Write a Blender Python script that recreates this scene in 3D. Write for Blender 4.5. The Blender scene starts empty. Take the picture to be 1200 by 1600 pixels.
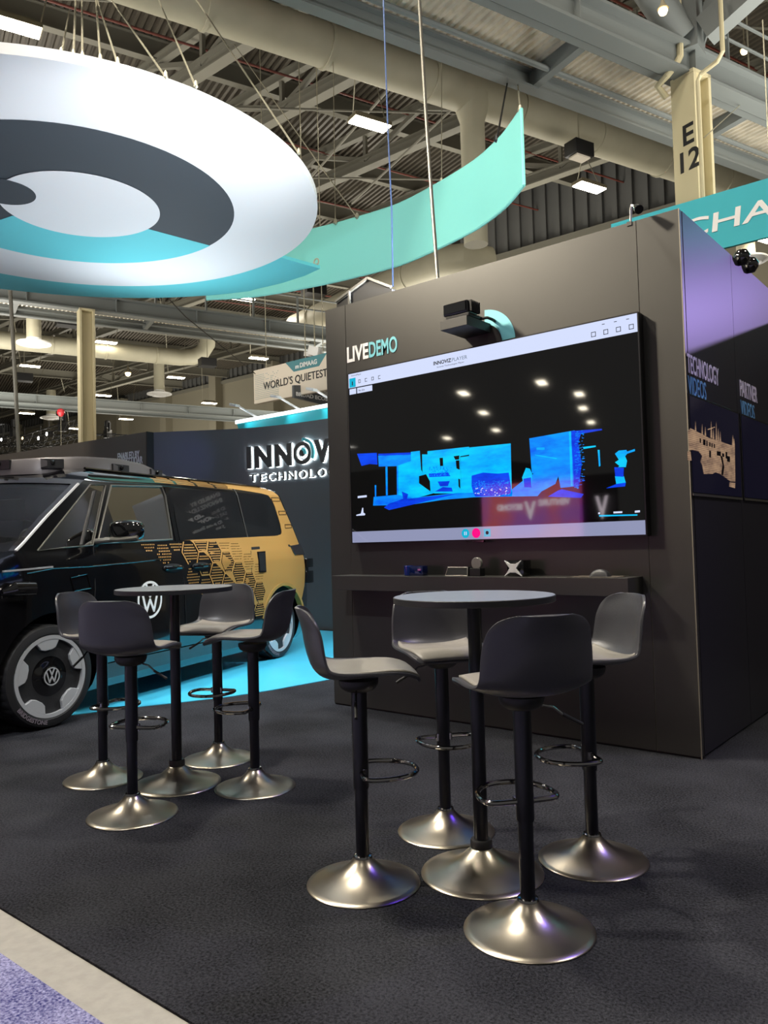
import bpy, bmesh, math, random
from mathutils import Vector, Matrix
random.seed(7)
PI = math.pi
SC = bpy.context.scene
COL = SC.collection

# ------------------------------------------------------------------ camera
YAW, PIT, ROL = math.radians(39.6), math.radians(2.3), math.radians(1.52)
EYE = Vector((0, 0, 1.24))
fwd = Vector((-math.sin(YAW)*math.cos(PIT), math.cos(YAW)*math.cos(PIT), math.sin(PIT)))
r0 = Vector((math.cos(YAW), math.sin(YAW), 0)); u0 = r0.cross(fwd)
rgt = math.cos(ROL)*r0 - math.sin(ROL)*u0
upv = math.sin(ROL)*r0 + math.cos(ROL)*u0
cam = bpy.data.cameras.new('camera'); cam_o = bpy.data.objects.new('camera', cam); COL.objects.link(cam_o)
m = Matrix((rgt, upv, -fwd)).transposed().to_4x4(); m.translation = EYE
cam_o.matrix_world = m
cam.sensor_fit = 'VERTICAL'; cam.sensor_height = 36.0; cam.lens = 36.0*1225/1600
cam.clip_start = .05; cam.clip_end = 400
SC.camera = cam_o
# ------------------------------------------------------------------ exposure, world
vs = SC.view_settings
vs.view_transform = 'Standard'; vs.look = 'None'; vs.exposure = 0.14; vs.gamma = 1.0; vs.use_curve_mapping = False
wd = bpy.data.worlds.new('hall_air'); SC.world = wd; wd.use_nodes = True
bgn = wd.node_tree.nodes['Background']
bgn.inputs[0].default_value = (1.0, .97, .90, 1); bgn.inputs[1].default_value = .13


def aim(o, tgt):
    o.rotation_euler = (Vector(tgt) - o.location).to_track_quat('-Z', 'Y').to_euler()


def area(name, loc, tgt, size, power, col=(1, 1, 1), size_y=None, spread=None):
    l = bpy.data.lights.new(name, 'AREA'); l.energy = power; l.color = col; l.size = size
    if size_y: l.shape = 'RECTANGLE'; l.size_y = size_y
    if spread: l.spread = math.radians(spread)
    o = bpy.data.objects.new(name, l); COL.objects.link(o); o.location = loc; aim(o, tgt); return o


def spot(name, loc, tgt, power, col, ang, blend=.6, rad=.06):
    l = bpy.data.lights.new(name, 'SPOT'); l.energy = power; l.color = col
    l.spot_size = math.radians(ang); l.spot_blend = blend; l.shadow_soft_size = rad
    o = bpy.data.objects.new(name, l); COL.objects.link(o); o.location = loc; aim(o, tgt); return o


WARM = (1.0, .92, .77); COOL = (.86, .95, 1.0)
# hall roof lamps over the aisle, on the camera's side of the stand
for x, y, w in [(1, -5, 90), (-9, -8, 120), (6, 6, 600), (-1.6, 4.2, 600), (-6.0, 1.6, 1300), (-14, 0, 700)]:
    area('roof_lamp_light', (x, y, 11.8), (x, y, 0), .9, w, WARM)
# unseen fill lights added low in the hall, aimed up to brighten the roof
for k, (x, y) in enumerate([(-22, 4), (-18, 25), (-36, 14), (-30, 32), (-55, 32), (2, 14), (-24, -12)]):
    area('roof_fill', (x, y, 5.2), (x + 1, y + 1, 16), 8.0, 1650, (1.0, .96, .86))
# unseen spots aimed at the hanging eye, the van, the teal floor and the tower
spot('eye_spot', (-3.6, 4.9, 3.25), (-6.9, 4.7, 5.44), 1300, (.95, .98, 1.0), 66, 1.0)
spot('eye_spot', (-10.3, 7.0, 3.3), (-9.4, 6.6, 5.44), 230, COOL, 130, 1.0)
spot('fin_spot', (-3.2, 5.4, 3.2), (-6.9, 9.2, 5.9), 620, (1, 1, .98), 80, .9)
spot('van_spot', (-4.4, 6.8, 3.3), (-6.0, 5.8, .3), 420, COOL, 95, .8)
spot('van_spot', (-4.6, 4.4, 5.6), (-5.2, 5.2, 0), 480, COOL, 60, .8)
spot('purple_spot', (5.0, 18.3, 6.3), (-1.47, 4.3, 3.5), 1150, (.30, .18, 1.0), 17, 1.0, .1)
spot('pale_spot', (5.2, 18.6, 6.4), (-1.47, 5.9, 2.5), 420, (1.0, .84, .70), 30, .9, .1)
spot('wall_wash_spot', (-8.6, -1.6, 8.6), (-2.7, 4.4, 4.3), 12500, (1.0, .88, .68), 31, 1.0, .5)  # added lamp; its soft cone edge leaves the wall's lower part dark
spot('stool_fill', (-8.4, -2.2, 8.4), (-1.55, 2.6, .85), 3600, (1.0, .93, .80), 17, 1.0, .15)  # added lamp that brightens the nearer seat backs
spot('flank_fill', (-2.2, -1.8, 6.8), (-5.2, 3.2, .6), 900, (.95, .97, 1.0), 42, 1.0, .15)  # added lamp that brightens the van's front wheel and farther stools
for k, (x, y) in enumerate([(-26, 22), (-42, 30), (-60, 32), (-30, 12)]):
    area('roof_lamp_light', (x, y, 11.6), (x, y, 0), 1.0, 1100, WARM)
spot('navy_spot', (-9.0, 7.0, 3.1), (-10.45, 7.42, 2.5), 22, (.25, .30, 1.0), 60, 1.0)
spot('blue_spot', (1.6, 5.6, 6.4), (-1.4, 2.4, 0), 260, (.12, .05, 1.0), 50, .8, .12)

# ------------------------------------------------------------------ materials


def C(r, g, b):
    f = lambda v: (v/255/12.92) if v/255 <= .04045 else ((v/255 + .055)/1.055)**2.4
    return (f(r), f(g), f(b), 1)


def mat(name, col, rough=.5, metal=0., coat=0., spec=.5, bump=None, var=None, emit=None, trans=0., aniso=0., alpha=1., sheen=0.):
    M = bpy.data.materials.new(name); M.use_nodes = True
    nt = M.node_tree; b = nt.nodes['Principled BSDF']
    if len(col) == 3: col = C(*col)
    b.inputs['Base Color'].default_value = col
    b.inputs['Roughness'].default_value = rough
    b.inputs['Metallic'].default_value = metal
    b.inputs['Coat Weight'].default_value = coat
    b.inputs['Coat Roughness'].default_value = .03
    b.inputs['Specular IOR Level'].default_value = spec
    b.inputs['Transmission Weight'].default_value = trans
    b.inputs['Sheen Weight'].default_value = sheen
    if emit:
        b.inputs['Emission Color'].default_value = emit[0]; b.inputs['Emission Strength'].default_value = emit[1]
    tc = None
    if bump or var:
        tc = nt.nodes.new('ShaderNodeTexCoord')
    if bump:
        n = nt.nodes.new('ShaderNodeTexNoise'); n.inputs['Scale'].default_value = bump[0]; n.inputs['Detail'].default_value = 4
        nt.links.new(tc.outputs['Object'], n.inputs['Vector'])
        bp = nt.nodes.new('ShaderNodeBump'); bp.inputs['Strength'].default_value = bump[1]; bp.inputs['Distance'].default_value = bump[2] if len(bump) > 2 else .01
        nt.links.new(n.outputs['Fac'], bp.inputs['Height']); nt.links.new(bp.outputs['Normal'], b.inputs['Normal'])
    if var:
        n = nt.nodes.new('ShaderNodeTexNoise'); n.inputs['Scale'].default_value = var[0]; n.inputs['Detail'].default_value = 6
        nt.links.new(tc.outputs['Object'], n.inputs['Vector'])
        r = nt.nodes.new('ShaderNodeValToRGB')
        lo = [c*(1 - var[1]) for c in col[:3]] + [1]; hi = [min(1, c*(1 + var[1])) for c in col[:3]] + [1]
        r.color_ramp.elements[0].position = .35; r.color_ramp.elements[1].position = .65
        r.color_ramp.elements[0].color = lo; r.color_ramp.elements[1].color = hi
        nt.links.new(n.outputs['Fac'], r.inputs['Fac']); nt.links.new(r.outputs['Color'], b.inputs['Base Color'])
    return M


def emat(name, col, strength):
    return mat(name, (0, 0, 0, 1), .5, emit=(col if len(col) == 4 else C(*col), strength))


def glass(name, tint, rough=.0, clear=.6):
    """thin automotive glass: mirror-like coat over a tinted see-through pane"""
    M = bpy.data.materials.new(name); M.use_nodes = True; nt = M.node_tree
    nt.nodes.remove(nt.nodes['Principled BSDF']); out = nt.nodes['Material Output']
    g = nt.nodes.new('ShaderNodeBsdfGlossy'); g.inputs['Roughness'].default_value = rough
    t = nt.nodes.new('ShaderNodeBsdfTransparent'); t.inputs['Color'].default_value = tint
    f = nt.nodes.new('ShaderNodeFresnel'); f.inputs['IOR'].default_value = 1.75
    mx = nt.nodes.new('ShaderNodeMixShader')
    nt.links.new(f.outputs[0], mx.inputs[0]); nt.links.new(t.outputs[0], mx.inputs[1]); nt.links.new(g.outputs[0], mx.inputs[2])
    nt.links.new(mx.outputs[0], out.inputs['Surface'])
    return M


M = {}
M['carpet'] = None
M['aisle'] = None


def carpet(name, lo, hi, fine, big):
    m_ = bpy.data.materials.new(name); m_.use_nodes = True; nt = m_.node_tree; b = nt.nodes['Principled BSDF']; L = nt.links.new
    b.inputs['Roughness'].default_value = .95; b.inputs['Specular IOR Level'].default_value = .12
    tc = nt.nodes.new('ShaderNodeTexCoord')
    n1 = nt.nodes.new('ShaderNodeTexNoise'); n1.inputs['Scale'].default_value = fine; n1.inputs['Detail'].default_value = 3; n1.inputs['Roughness'].default_value = .7
    n2 = nt.nodes.new('ShaderNodeTexNoise'); n2.inputs['Scale'].default_value = big; n2.inputs['Detail'].default_value = 5
    ad = nt.nodes.new('ShaderNodeMath'); ad.operation = 'MULTIPLY_ADD'; ad.inputs[1].default_value = .42
    rp = nt.nodes.new('ShaderNodeValToRGB'); rp.color_ramp.elements[0].position = .50; rp.color_ramp.elements[1].position = .86
    rp.color_ramp.elements[0].color = C(*lo); rp.color_ramp.elements[1].color = C(*hi)
    bp = nt.nodes.new('ShaderNodeBump'); bp.inputs['Strength'].default_value = .9; bp.inputs['Distance'].default_value = .02
    L(tc.outputs['Object'], n1.inputs['Vector']); L(tc.outputs['Object'], n2.inputs['Vector'])
    L(n2.outputs['Fac'], ad.inputs[0]); L(n1.outputs['Fac'], ad.inputs[2]); L(ad.outputs[0], rp.inputs[0]); L(rp.outputs[0], b.inputs['Base Color'])
    L(n1.outputs['Fac'], bp.inputs['Height']); L(bp.outputs['Normal'], b.inputs['Normal'])
    return m_


M['carpet'] = carpet('black_carpet', (8, 8, 11), (64, 65, 72), 105, 2.0)
M['aisle'] = carpet('blue_grey_carpet', (52, 54, 124), (190, 190, 232), 110, 3)
M['beige'] = mat('beige_strip', (158, 155, 148), .45, bump=(60, .15), var=(25, .07))
M['concrete'] = mat('hall_concrete', (150, 142, 128), .7, var=(.8, .15))
M['teal_floor'] = mat('turquoise_floor', (70, 185, 222), .32, var=(3, .04))
M['laminate'] = mat('dark_brown_laminate', (54, 53, 51), .36, var=(3, .05), spec=.5, bump=(8, .02))
M['laminate2'] = mat('black_laminate', (40, 39, 46), .38, spec=.5)
M['seam'] = mat('panel_seam', (120, 114, 102), .5)
M['dark'] = mat('matte_black', (18, 18, 20), .5)
M['blk_metal'] = mat('black_powder_coat', (13, 14, 21), .30, spec=.4)
M['shell'] = mat('charcoal_seat_plastic', (58, 58, 62), .33, spec=.45, bump=(160, .04))
M['pad'] = mat('grey_seat_leatherette', (128, 124, 118), .40, bump=(220, .12), spec=.45)
M['chrome'] = mat('dark_chrome', (150, 148, 148), .12, metal=1)
M['brushed'] = mat('brushed_steel', (176, 168, 154), .30, metal=1, bump=(90, .02))
M['tabletop'] = mat('grey_table_laminate', (120, 124, 130), .30, var=(40, .08))
M['tableedge'] = mat('black_edge_band', (26, 26, 29), .5)
M['white'] = mat('white_vinyl', (235, 235, 235), .5)
M['teal_vinyl'] = mat('teal_vinyl', (110, 190, 205), .5)
M['fabric_w'] = mat('white_fabric', (225, 228, 232), .8)
M['fabric_d'] = mat('charcoal_fabric', (54, 62, 70), .8)
M['fabric_t'] = mat('turquoise_fabric', (98, 202, 213), .8)
M['fabric_m'] = mat('mint_fabric', (130, 212, 204), .8)
M['wire'] = mat('steel_cable', (175, 170, 150), .4, metal=.6)
M['paint'] = mat('black_car_paint', (10, 10, 13), .12, coat=1.0, spec=.6)
M['gold'] = mat('gold_wrap', (186, 140, 76), .40, spec=.5, metal=.3)
M['blackwrap'] = mat('black_wrap', (16, 15, 16), .25, coat=.5)
M['tyre'] = mat('tyre_rubber', (27, 27, 30), .6, bump=(60, .1))
M['silver'] = mat('silver_alloy', (196, 199, 204), .36, metal=.35)
M['gloss'] = mat('gloss_black', (9, 9, 11), .08, coat=1)
M['rackgrey'] = mat('grey_roof_fairing', (88, 84, 86), .42, metal=.3)
M['trim'] = mat('grey_window_trim', (112, 110, 104), .35, metal=.6)
M['privacy'] = mat('privacy_glass', (14, 15, 17), .03, coat=1, spec=.9)
M['screen'] = mat('screen_glass', (5, 5, 7), .035, coat=.6, spec=.55)
M['glass'] = glass('window_glass', (.55, .62, .62, 1))
M['interior'] = mat('cabin_grey', (120, 126, 126), .7)
M['deck'] = mat('roof_deck_steel', (86, 80, 70), .5, metal=.2)
M['soffit'] = mat('galvanised_deck', (232, 224, 208), .34, metal=.45, var=(5, .10))
M['beam'] = mat('roof_beam_paint', (118, 115, 103), .6)
M['beamg'] = mat('blue_grey_beam_paint', (112, 117, 116), .5)
M['duct'] = mat('duct_paint', (172, 167, 146), .6, var=(2, .04))
M['column'] = mat('column_paint', (196, 186, 152), .55)
M['wallb'] = mat('beige_hall_wall', (136, 130, 112), .8)
M['wallp'] = mat('grey_metal_panel', (92, 92, 90), .6)
M['red'] = mat('red_pipe_paint', (104, 52, 42), .5)
M['lens'] = mat('lamp_lens', (255, 250, 235), .5, emit=((1.0, .90, .70, 1), 26.0))
M['bulb'] = mat('bulb_glow', (255, 250, 235), .5, emit=((1.0, .72, .34, 1), 9.0))
M['bulbw'] = mat('white_bulb_glow', (255, 255, 255), .5, emit=((1.0, .97, .92, 1), 30.0))
M['housing'] = mat('lamp_housing', (120, 112, 92), .5)
M['cream'] = mat('cream_vinyl', (234, 224, 208), .6)
M['signteal'] = mat('teal_sign', (80, 140, 150), .6)
M['cha'] = mat('turquoise_banner', (58, 180, 196), .7)
M['backwall'] = mat('charcoal_wall', (84, 87, 92), .34, spec=.5)
M['letters'] = mat('dark_letters', (66, 66, 66), .45)
M['halo'] = emat('white_halo_led', (.90, 1.0, 1.0, 1), 12.0)
M['lightbox'] = emat('white_lightbox', (.9, 1, 1, 1), 2.2)
M['magenta'] = None

# ------------------------------------------------------------------ helpers


def L2W(o):
    mm = o.matrix_basis.copy()
    p = o.parent
    while p: mm = p.matrix_basis @ mm; p = p.parent
    return mm


class MB:
    def __init__(s): s.v, s.f, s.mi, s.cur = [], [], [], 0

    def add(s, vs, fs):
        b = len(s.v); s.v += [Vector(v) for v in vs]
        for f in fs: s.f.append([b + i for i in f]); s.mi.append(s.cur)
        return s

    def poly(s, vs): return s.add(vs, [list(range(len(vs)))])

    def box(s, c, h, R=None):
        c = Vector(c); vs = []
        for i in (-1, 1):
            for j in (-1, 1):
                for k in (-1, 1):
                    v = Vector((i*h[0], j*h[1], k*h[2]))
                    vs.append(c + (R @ v if R else v))
        return s.add(vs, [(0, 1, 3, 2), (4, 6, 7, 5), (0, 4, 5, 1), (2, 3, 7, 6), (0, 2, 6, 4), (1, 5, 7, 3)])

    def bbox(s, lo, hi): return s.box([(a + b)/2 for a, b in zip(lo, hi)], [abs(b - a)/2 for a, b in zip(lo, hi)])

    def bar(s, a, b, w, h, up=(0, 0, 1)):
        a, b = Vector(a), Vector(b); d = (b - a); ln = d.length; d.normalize(); up = Vector(up)
        x = d.cross(up)
        if x.length < 1e-4: x = d.cross(Vector((0, 1, 0)))
        x.normalize(); z = x.cross(d)
        return s.box((a + b)/2, (ln/2, w/2, h/2), Matrix((d, x, z)).transposed())

    def tube(s, pts, r, n=10, closed=False, rad=None):
        pts = [Vector(p) for p in pts]; N = len(pts); rings = []; prev = None
        for i, p in enumerate(pts):
            if closed: d = pts[(i + 1) % N] - pts[i - 1]
            else: d = pts[min(i + 1, N - 1)] - pts[max(i - 1, 0)]
            d.normalize()
            if prev is None:
                x = d.cross(Vector((0, 0, 1)))
                if x.length < 1e-3: x = d.cross(Vector((0, 1, 0)))
            else: x = prev - d*prev.dot(d)
            x.normalize(); prev = x; y = d.cross(x)
            rr = rad[i] if rad else r
            rings.append([p + (x*math.cos(2*PI*k/n) + y*math.sin(2*PI*k/n))*rr for k in range(n)])
        vs = [v for g in rings for v in g]; fs = []
        for i in range(N if closed else N - 1):
            a, b = i*n, ((i + 1) % N)*n
            for k in range(n): fs.append((a + k, a + (k + 1) % n, b + (k + 1) % n, b + k))
        if not closed: fs += [tuple(range(n - 1, -1, -1)), tuple(range((N - 1)*n, N*n))]
        return s.add(vs, fs)

    def lathe(s, prof, n=40, c=(0, 0, 0), fr=None, rmod=None):
        """prof: (radius, height); axis z, or the frame fr=(x,y,axis)"""
        c = Vector(c); X, Y, Z = fr or (Vector((1, 0, 0)), Vector((0, 1, 0)), Vector((0, 0, 1)))
        vs = []; fs = []
        for i, (r, h) in enumerate(prof):
            for k in range(n):
                a = 2*PI*k/n; q = r*(rmod(i, k) if rmod else 1)
                vs.append(c + X*(q*math.cos(a)) + Y*(q*math.sin(a)) + Z*h)
        for i in range(len(prof) - 1):
            for k in range(n): fs.append((i*n + k, i*n + (k + 1) % n, (i + 1)*n + (k + 1) % n, (i + 1)*n + k))
        if prof[0][0] > 1e-6: fs.append(tuple(range(n - 1, -1, -1)))
        if prof[-1][0] > 1e-6: fs.append(tuple(range((len(prof) - 1)*n, len(prof)*n)))
        return s.add(vs, fs)

    def disc_ring(s, r_in, r_out, h0, h1, n=72, c=(0, 0, 0), fr=None, a0=0, a1=2*PI):
        c = Vector(c); X, Y, Z = fr or (Vector((1, 0, 0)), Vector((0, 1, 0)), Vector((0, 0, 1)))
        full = abs(a1 - a0 - 2*PI) < 1e-6; vs = []; fs = []
        for k in range(n + 1):
            a = a0 + (a1 - a0)*k/n; e = X*math.cos(a) + Y*math.sin(a)
            vs += [c + e*r_in + Z*h0, c + e*r_out + Z*h0, c + e*r_out + Z*h1, c + e*r_in + Z*h1]
        for k in range(n):
            a, b = 4*k, 4*k + 4
            for q in range(4): fs.append((a + q, b + q, b + (q + 1) % 4, a + (q + 1) % 4))
        if not full: fs += [(0, 1, 2, 3), (4*n + 3, 4*n + 2, 4*n + 1, 4*n)]
        return s.add(vs, fs)

    def prism(s, poly, f0, f1):
        """poly of 2D points; f0, f1 map (u,v) to the two end faces"""
        n = len(poly); a = [Vector(f0(*p)) for p in poly]; b = [Vector(f1(*p)) for p in poly]
        return s.add(a + b, [tuple(range(n - 1, -1, -1)), tuple(range(n, 2*n))] + [(i, (i + 1) % n, n + (i + 1) % n, n + i) for i in range(n)])

    def grid(s, fn, nu, nv):
        vs = [fn(i/nu, j/nv) for j in range(nv + 1) for i in range(nu + 1)]
        return s.add(vs, [(j*(nu + 1) + i, j*(nu + 1) + i + 1, (j + 1)*(nu + 1) + i + 1, (j + 1)*(nu + 1) + i) for j in range(nv) for i in range(nu)])

    def mesh(s, data, fn):
        vs, fs = data
        return s.add([fn(*v) for v in vs], fs)

    def build(s, name, mt, parent=None, at=None, angle=35, smooth=True, bevel=0, kind=None, recalc=True):
        me = bpy.data.meshes.new(name); o = bpy.data.objects.new(name, me); COL.objects.link(o)
        if parent:
            o.parent = parent; inv = L2W(parent).inverted(); vs = [inv @ v for v in s.v]
        elif at is not None:
            o.location = at; vs = [v - Vector(at) for v in s.v]
        else: vs = s.v
        me.from_pydata([tuple(v) for v in vs], [], s.f)
        for q in (mt if isinstance(mt, (list, tuple)) else [mt]): me.materials.append(q)
        me.polygons.foreach_set('material_index', s.mi)
        if recalc or bevel:
            bm = bmesh.new(); bm.from_mesh(me)
            if bevel:
                bmesh.ops.remove_doubles(bm, verts=bm.verts, dist=1e-5)
                bmesh.ops.recalc_face_normals(bm, faces=bm.faces)
                es = [e for e in bm.edges if len(e.link_faces) == 2 and e.calc_face_angle(0) > .6]
                bmesh.ops.bevel(bm, geom=es, offset=bevel, segments=2, profile=.5, affect='EDGES')
            bmesh.ops.recalc_face_normals(bm, faces=bm.faces)
            bm.to_mesh(me); bm.free()
        if smooth:
            me.polygons.foreach_set('use_smooth', [True]*len(me.polygons))
            me.set_sharp_from_angle(angle=math.radians(angle))
        if kind: o['kind'] = kind
        return o


def tag(o, label, cat, group=None, kind=None):
    o['label'] = label; o['category'] = cat
    if group: o['group'] = group
    if kind: o['kind'] = kind
    return o


def thing(name, label, cat, loc=(0, 0, 0), rz=0, group=None):
    o = bpy.data.objects.new(name, None); COL.objects.link(o)
    o.location = loc; o.rotation_euler = (0, 0, rz); o.empty_display_size = .1
    return tag(o, label, cat, group)


def dup(root, loc, rz, label, group=None):
    r = root.copy(); COL.objects.link(r); r.location = loc; r.rotation_euler = (0, 0, rz); r['label'] = label
    if group: r['group'] = group

    def rec(a, b):
        for ch in list(a.children):
            c = ch.copy(); COL.objects.link(c); c.parent = b; rec(ch, c)
    rec(root, r)
    return r


_capH = {}


def text(body, h, ext=.004, bold=0., gap=1.0, xscale=1.0):
    """lettering as (verts, faces): baseline on y=0, cap height h, front at z=ext"""
    cu = bpy.data.curves.new('t', 'FONT'); cu.body = body; cu.size = 1; cu.extrude = .5; cu.offset = bold; cu.space_character = gap
    cu.resolution_u = 4
    o = bpy.data.objects.new('t', cu); COL.objects.link(o)
    me = bpy.data.meshes.new_from_object(o)
    k = h/.73
    vs = [(v.co.x*k*xscale, v.co.y*k, v.co.z*ext + ext*.5) for v in me.vertices]
    fs = [tuple(p.vertices) for p in me.polygons]
    bpy.data.objects.remove(o); bpy.data.curves.remove(cu); bpy.data.meshes.remove(me)
    return vs, fs


def twidth(t): return max(v[0] for v in t[0]) - min(v[0] for v in t[0])


def fit(t, w):
    x0 = min(v[0] for v in t[0]); k = w/twidth(t)
    return [((v[0] - x0)*k, v[1], v[2]) for v in t[0]], t[1]


def atd(x, y, D): return EYE + (fwd + rgt*((x - 600)/1225) - upv*((y - 800)/1225))*D


def onz(x, y, z):
    d = fwd + rgt*((x - 600)/1225) - upv*((y - 800)/1225)
    return EYE + d*((z - EYE.z)/d.z)


def ony(x, y, Y):
    d = fwd + rgt*((x - 600)/1225) - upv*((y - 800)/1225)
    return EYE + d*(Y/d.y)


AX = Vector((.322, .947, 0)).normalized()      # the hall's girder direction
BX = Vector((-AX.y, AX.x, 0))                    # ribs of the deck
UP = Vector((0, 0, 1))

# ================================================================== SETTING
def slab(name, poly, z0, z1, mt, at=None, **k):
    b = MB(); b.prism(poly, lambda u, v: (u, v, z0), lambda u, v: (u, v, z1))
    return b.build(name, mt, at=at, smooth=False, **k)


slab('floor', [(-110, -75), (60, -75), (60, 70), (-110, 70)], -.30, -.02, M['concrete'], kind='structure')
o = slab('carpet', [(-17, 1.28), (7, 1.28), (7, 13), (-17, 13)], -.02, 0, M['carpet'], at=(-2, 3, 0))
tag(o, 'black booth carpet under the bar tables and the dark tower', 'carpet')
o = slab('carpet', [(-30, -4), (16, -4), (16, 1.137), (-30, 1.137)], -.02, -.002, M['aisle'], at=(-3, 0, 0))
tag(o, 'speckled blue-grey aisle carpet in the bottom left corner', 'carpet')
o = slab('edge_strip', [(-30, 1.137), (16, 1.137), (16, 1.28), (-30, 1.28)], -.02, -.008, M['beige'], at=(-3, 1.2, 0))
tag(o, 'scuffed beige floor strip between blue-grey aisle carpet and black carpet', 'strip')
o = slab('floor_covering', [(-4.6, 8.25), (-4.98, 6.4), (-5.06, 5.2), (-5.12, 4.6), (-5.2, 4.25), (-5.36, 3.85), (-5.54, 3.5), (-5.68, 3.1), (-6.1, 2.7), (-7.4, 2.3), (-9.4, 2.6), (-11, 4), (-11.2, 6.9), (-10.7, 7.1), (-10.16, 7.5), (-9.54, 7.92), (-9.1, 8.07), (-8.4, 8.2)], -.019, .005, M['teal_floor'], at=(-6, 6, 0))
tag(o, 'glossy turquoise floor area the van is parked on', 'floor covering')

# ------------------------------------------------------------------ hall walls, roof
def hall_wall(name, a, b, z0, zs, z1):
    a, b = Vector(a), Vector(b); d = (b - a).normalized(); nrm = Vector((d.y, -d.x, 0)); L = (b - a).length
    q = MB(); q.bar(a + UP*(zs/2), b + UP*(zs/2), .3, zs); q.build(name, M['wallb'], kind='structure')
    q = MB(); n = int(L/.62)                            # ribbed metal panel above the sill line
    for i in range(n):
        p = a + d*(i + .5)*L/n
        q.bar(p + UP*zs - nrm*.05, p + UP*z1 - nrm*.05, .54, .22, up=d)
    q.bar(a + UP*(z1 + zs)/2 + nrm*.0, b + UP*(z1 + zs)/2, .16, z1 - zs)
    q.build(name.replace('wall', 'wall_cladding'), M['wallp'], kind='structure', smooth=False)
    q = MB(); q.bar(a + UP*zs, b + UP*zs, .7, .28); q.build('trim_1', M['beam'], kind='structure', smooth=False)


hall_wall('wall_back', (-19.5, 30, 0), (30, 30, 0), 0, 13.7, 16.6)
hall_wall('wall_left', (-100, 43, 0), (-26, 43, 0), 0, 15.4, 16.6)
hall_wall('wall_right', (-19.5, 30, 0), (-24.0, 43, 0), 0, 13.7, 16.6)
# pilasters of the far left wall
q = MB()
for i in range(9): q.bbox((-90 + 7.2*i, 42.1, 0), (-89.1 + 7.2*i, 42.9, 16))
q.build('wall_pilaster', M['wallb'], kind='structure', smooth=False)

ORG = Vector((-6.6, 9.59, 0))                      # a point on the first purlin line


def A(a, b, z): return ORG + AX*a + BX*b + UP*z


def deck(name, a0, a1, b0, b1, z, pitch, hgt, mt):
    """trapezoid-ribbed sheet; ribs run along BX"""
    q = MB(); n = int((a1 - a0)/pitch); vs = []; fs = []
    for i in range(n):
        a = a0 + i*pitch
        for da, dz in ((0, 0), (pitch*.42, 0), (pitch*.52, hgt), (pitch*.90, hgt)):
            vs += [A(a + da, b0, z + dz), A(a + da, b1, z + dz)]
    N = len(vs)//2
    for i in range(N - 1): fs.append((2*i, 2*i + 1, 2*i + 3, 2*i + 2))
    q.add(vs, fs)
    return q.build(name, mt, smooth=False, recalc=False, kind='structure')


deck('ceiling', -40, 60, -1.0, 92, 16.4, .22, .10, M['deck'])
deck('ceiling_bay', -14, 40, -26, -2.2, 17.0, .22, .10, M['deck'])
# purlins under the main roof (along AX), trusses along X
def ibeam(q, a, b, h, w, t=.03):
    a, b = Vector(a), Vector(b)
    q.bar(a, b, w, t); q.bar(a + UP*h, b + UP*h, w, t); q.bar(a + UP*h/2, b + UP*h/2, .03, h)


for k, b in enumerate([2.6, 6.2, 9.8, 13.4, 17.0, 21, 25, 29, 33, 38, 43, 48, 54, 60]):
    q = MB(); ibeam(q, A(-34, b, 15.75), A(36, b, 15.75), .62, .26); q.build('ceiling_beam', M['beam'], kind='structure', smooth=False)
for k, (y, z) in enumerate([(7.0, 14.6), (13.4, 14.4), (16.4, 14.4), (20.3, 14.2), (25.4, 14.2), (34.0, 14.2)]):
    x1 = ORG.x - .6 + (y - ORG.y)*.34
    q = MB(); ibeam(q, (-95, y, z), (x1, y, z), .36, .34, .05); ibeam(q, (-95, y, z + 1.15), (x1, y, z + 1.15), .25, .22, .04)
    x = -94.0; up_ = True
    while x < x1 - 2.4:
        q.bar((x, y, z + .3 if up_ else z + 1.2), (x + 2.4, y, z + 1.2 if up_ else z + .3), .14, .14)
        if up_: q.bar((x, y, z + .3), (x, y, z + 1.2), .12, .12)
        x += 2.4; up_ = not up_
    q.build('ceiling_beam', M['beam'], kind='structure', smooth=False)
# thin sway rods
q = MB()
for k in range(9):
    x = -9.5 - 5.4*k
    q.tube([(x - 7, 8 + k*.5, 13.4), (x + 5, 21 + k*.5, 13.8)], .035, 6); q.tube([(x - 9, 21, 13.6), (x + 3, 16, 13.7)], .04, 6)
q.build('ceiling_brace', M['beam'], kind='structure')
q = MB()
for k in range(10): q.tube([A(-30, 4.4 + 3.6*k, 15.35), A(34, 4.4 + 3.6*k, 15.35)], .035, 6)
q.build('ceiling_pipe', M['red'], kind='structure')


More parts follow.
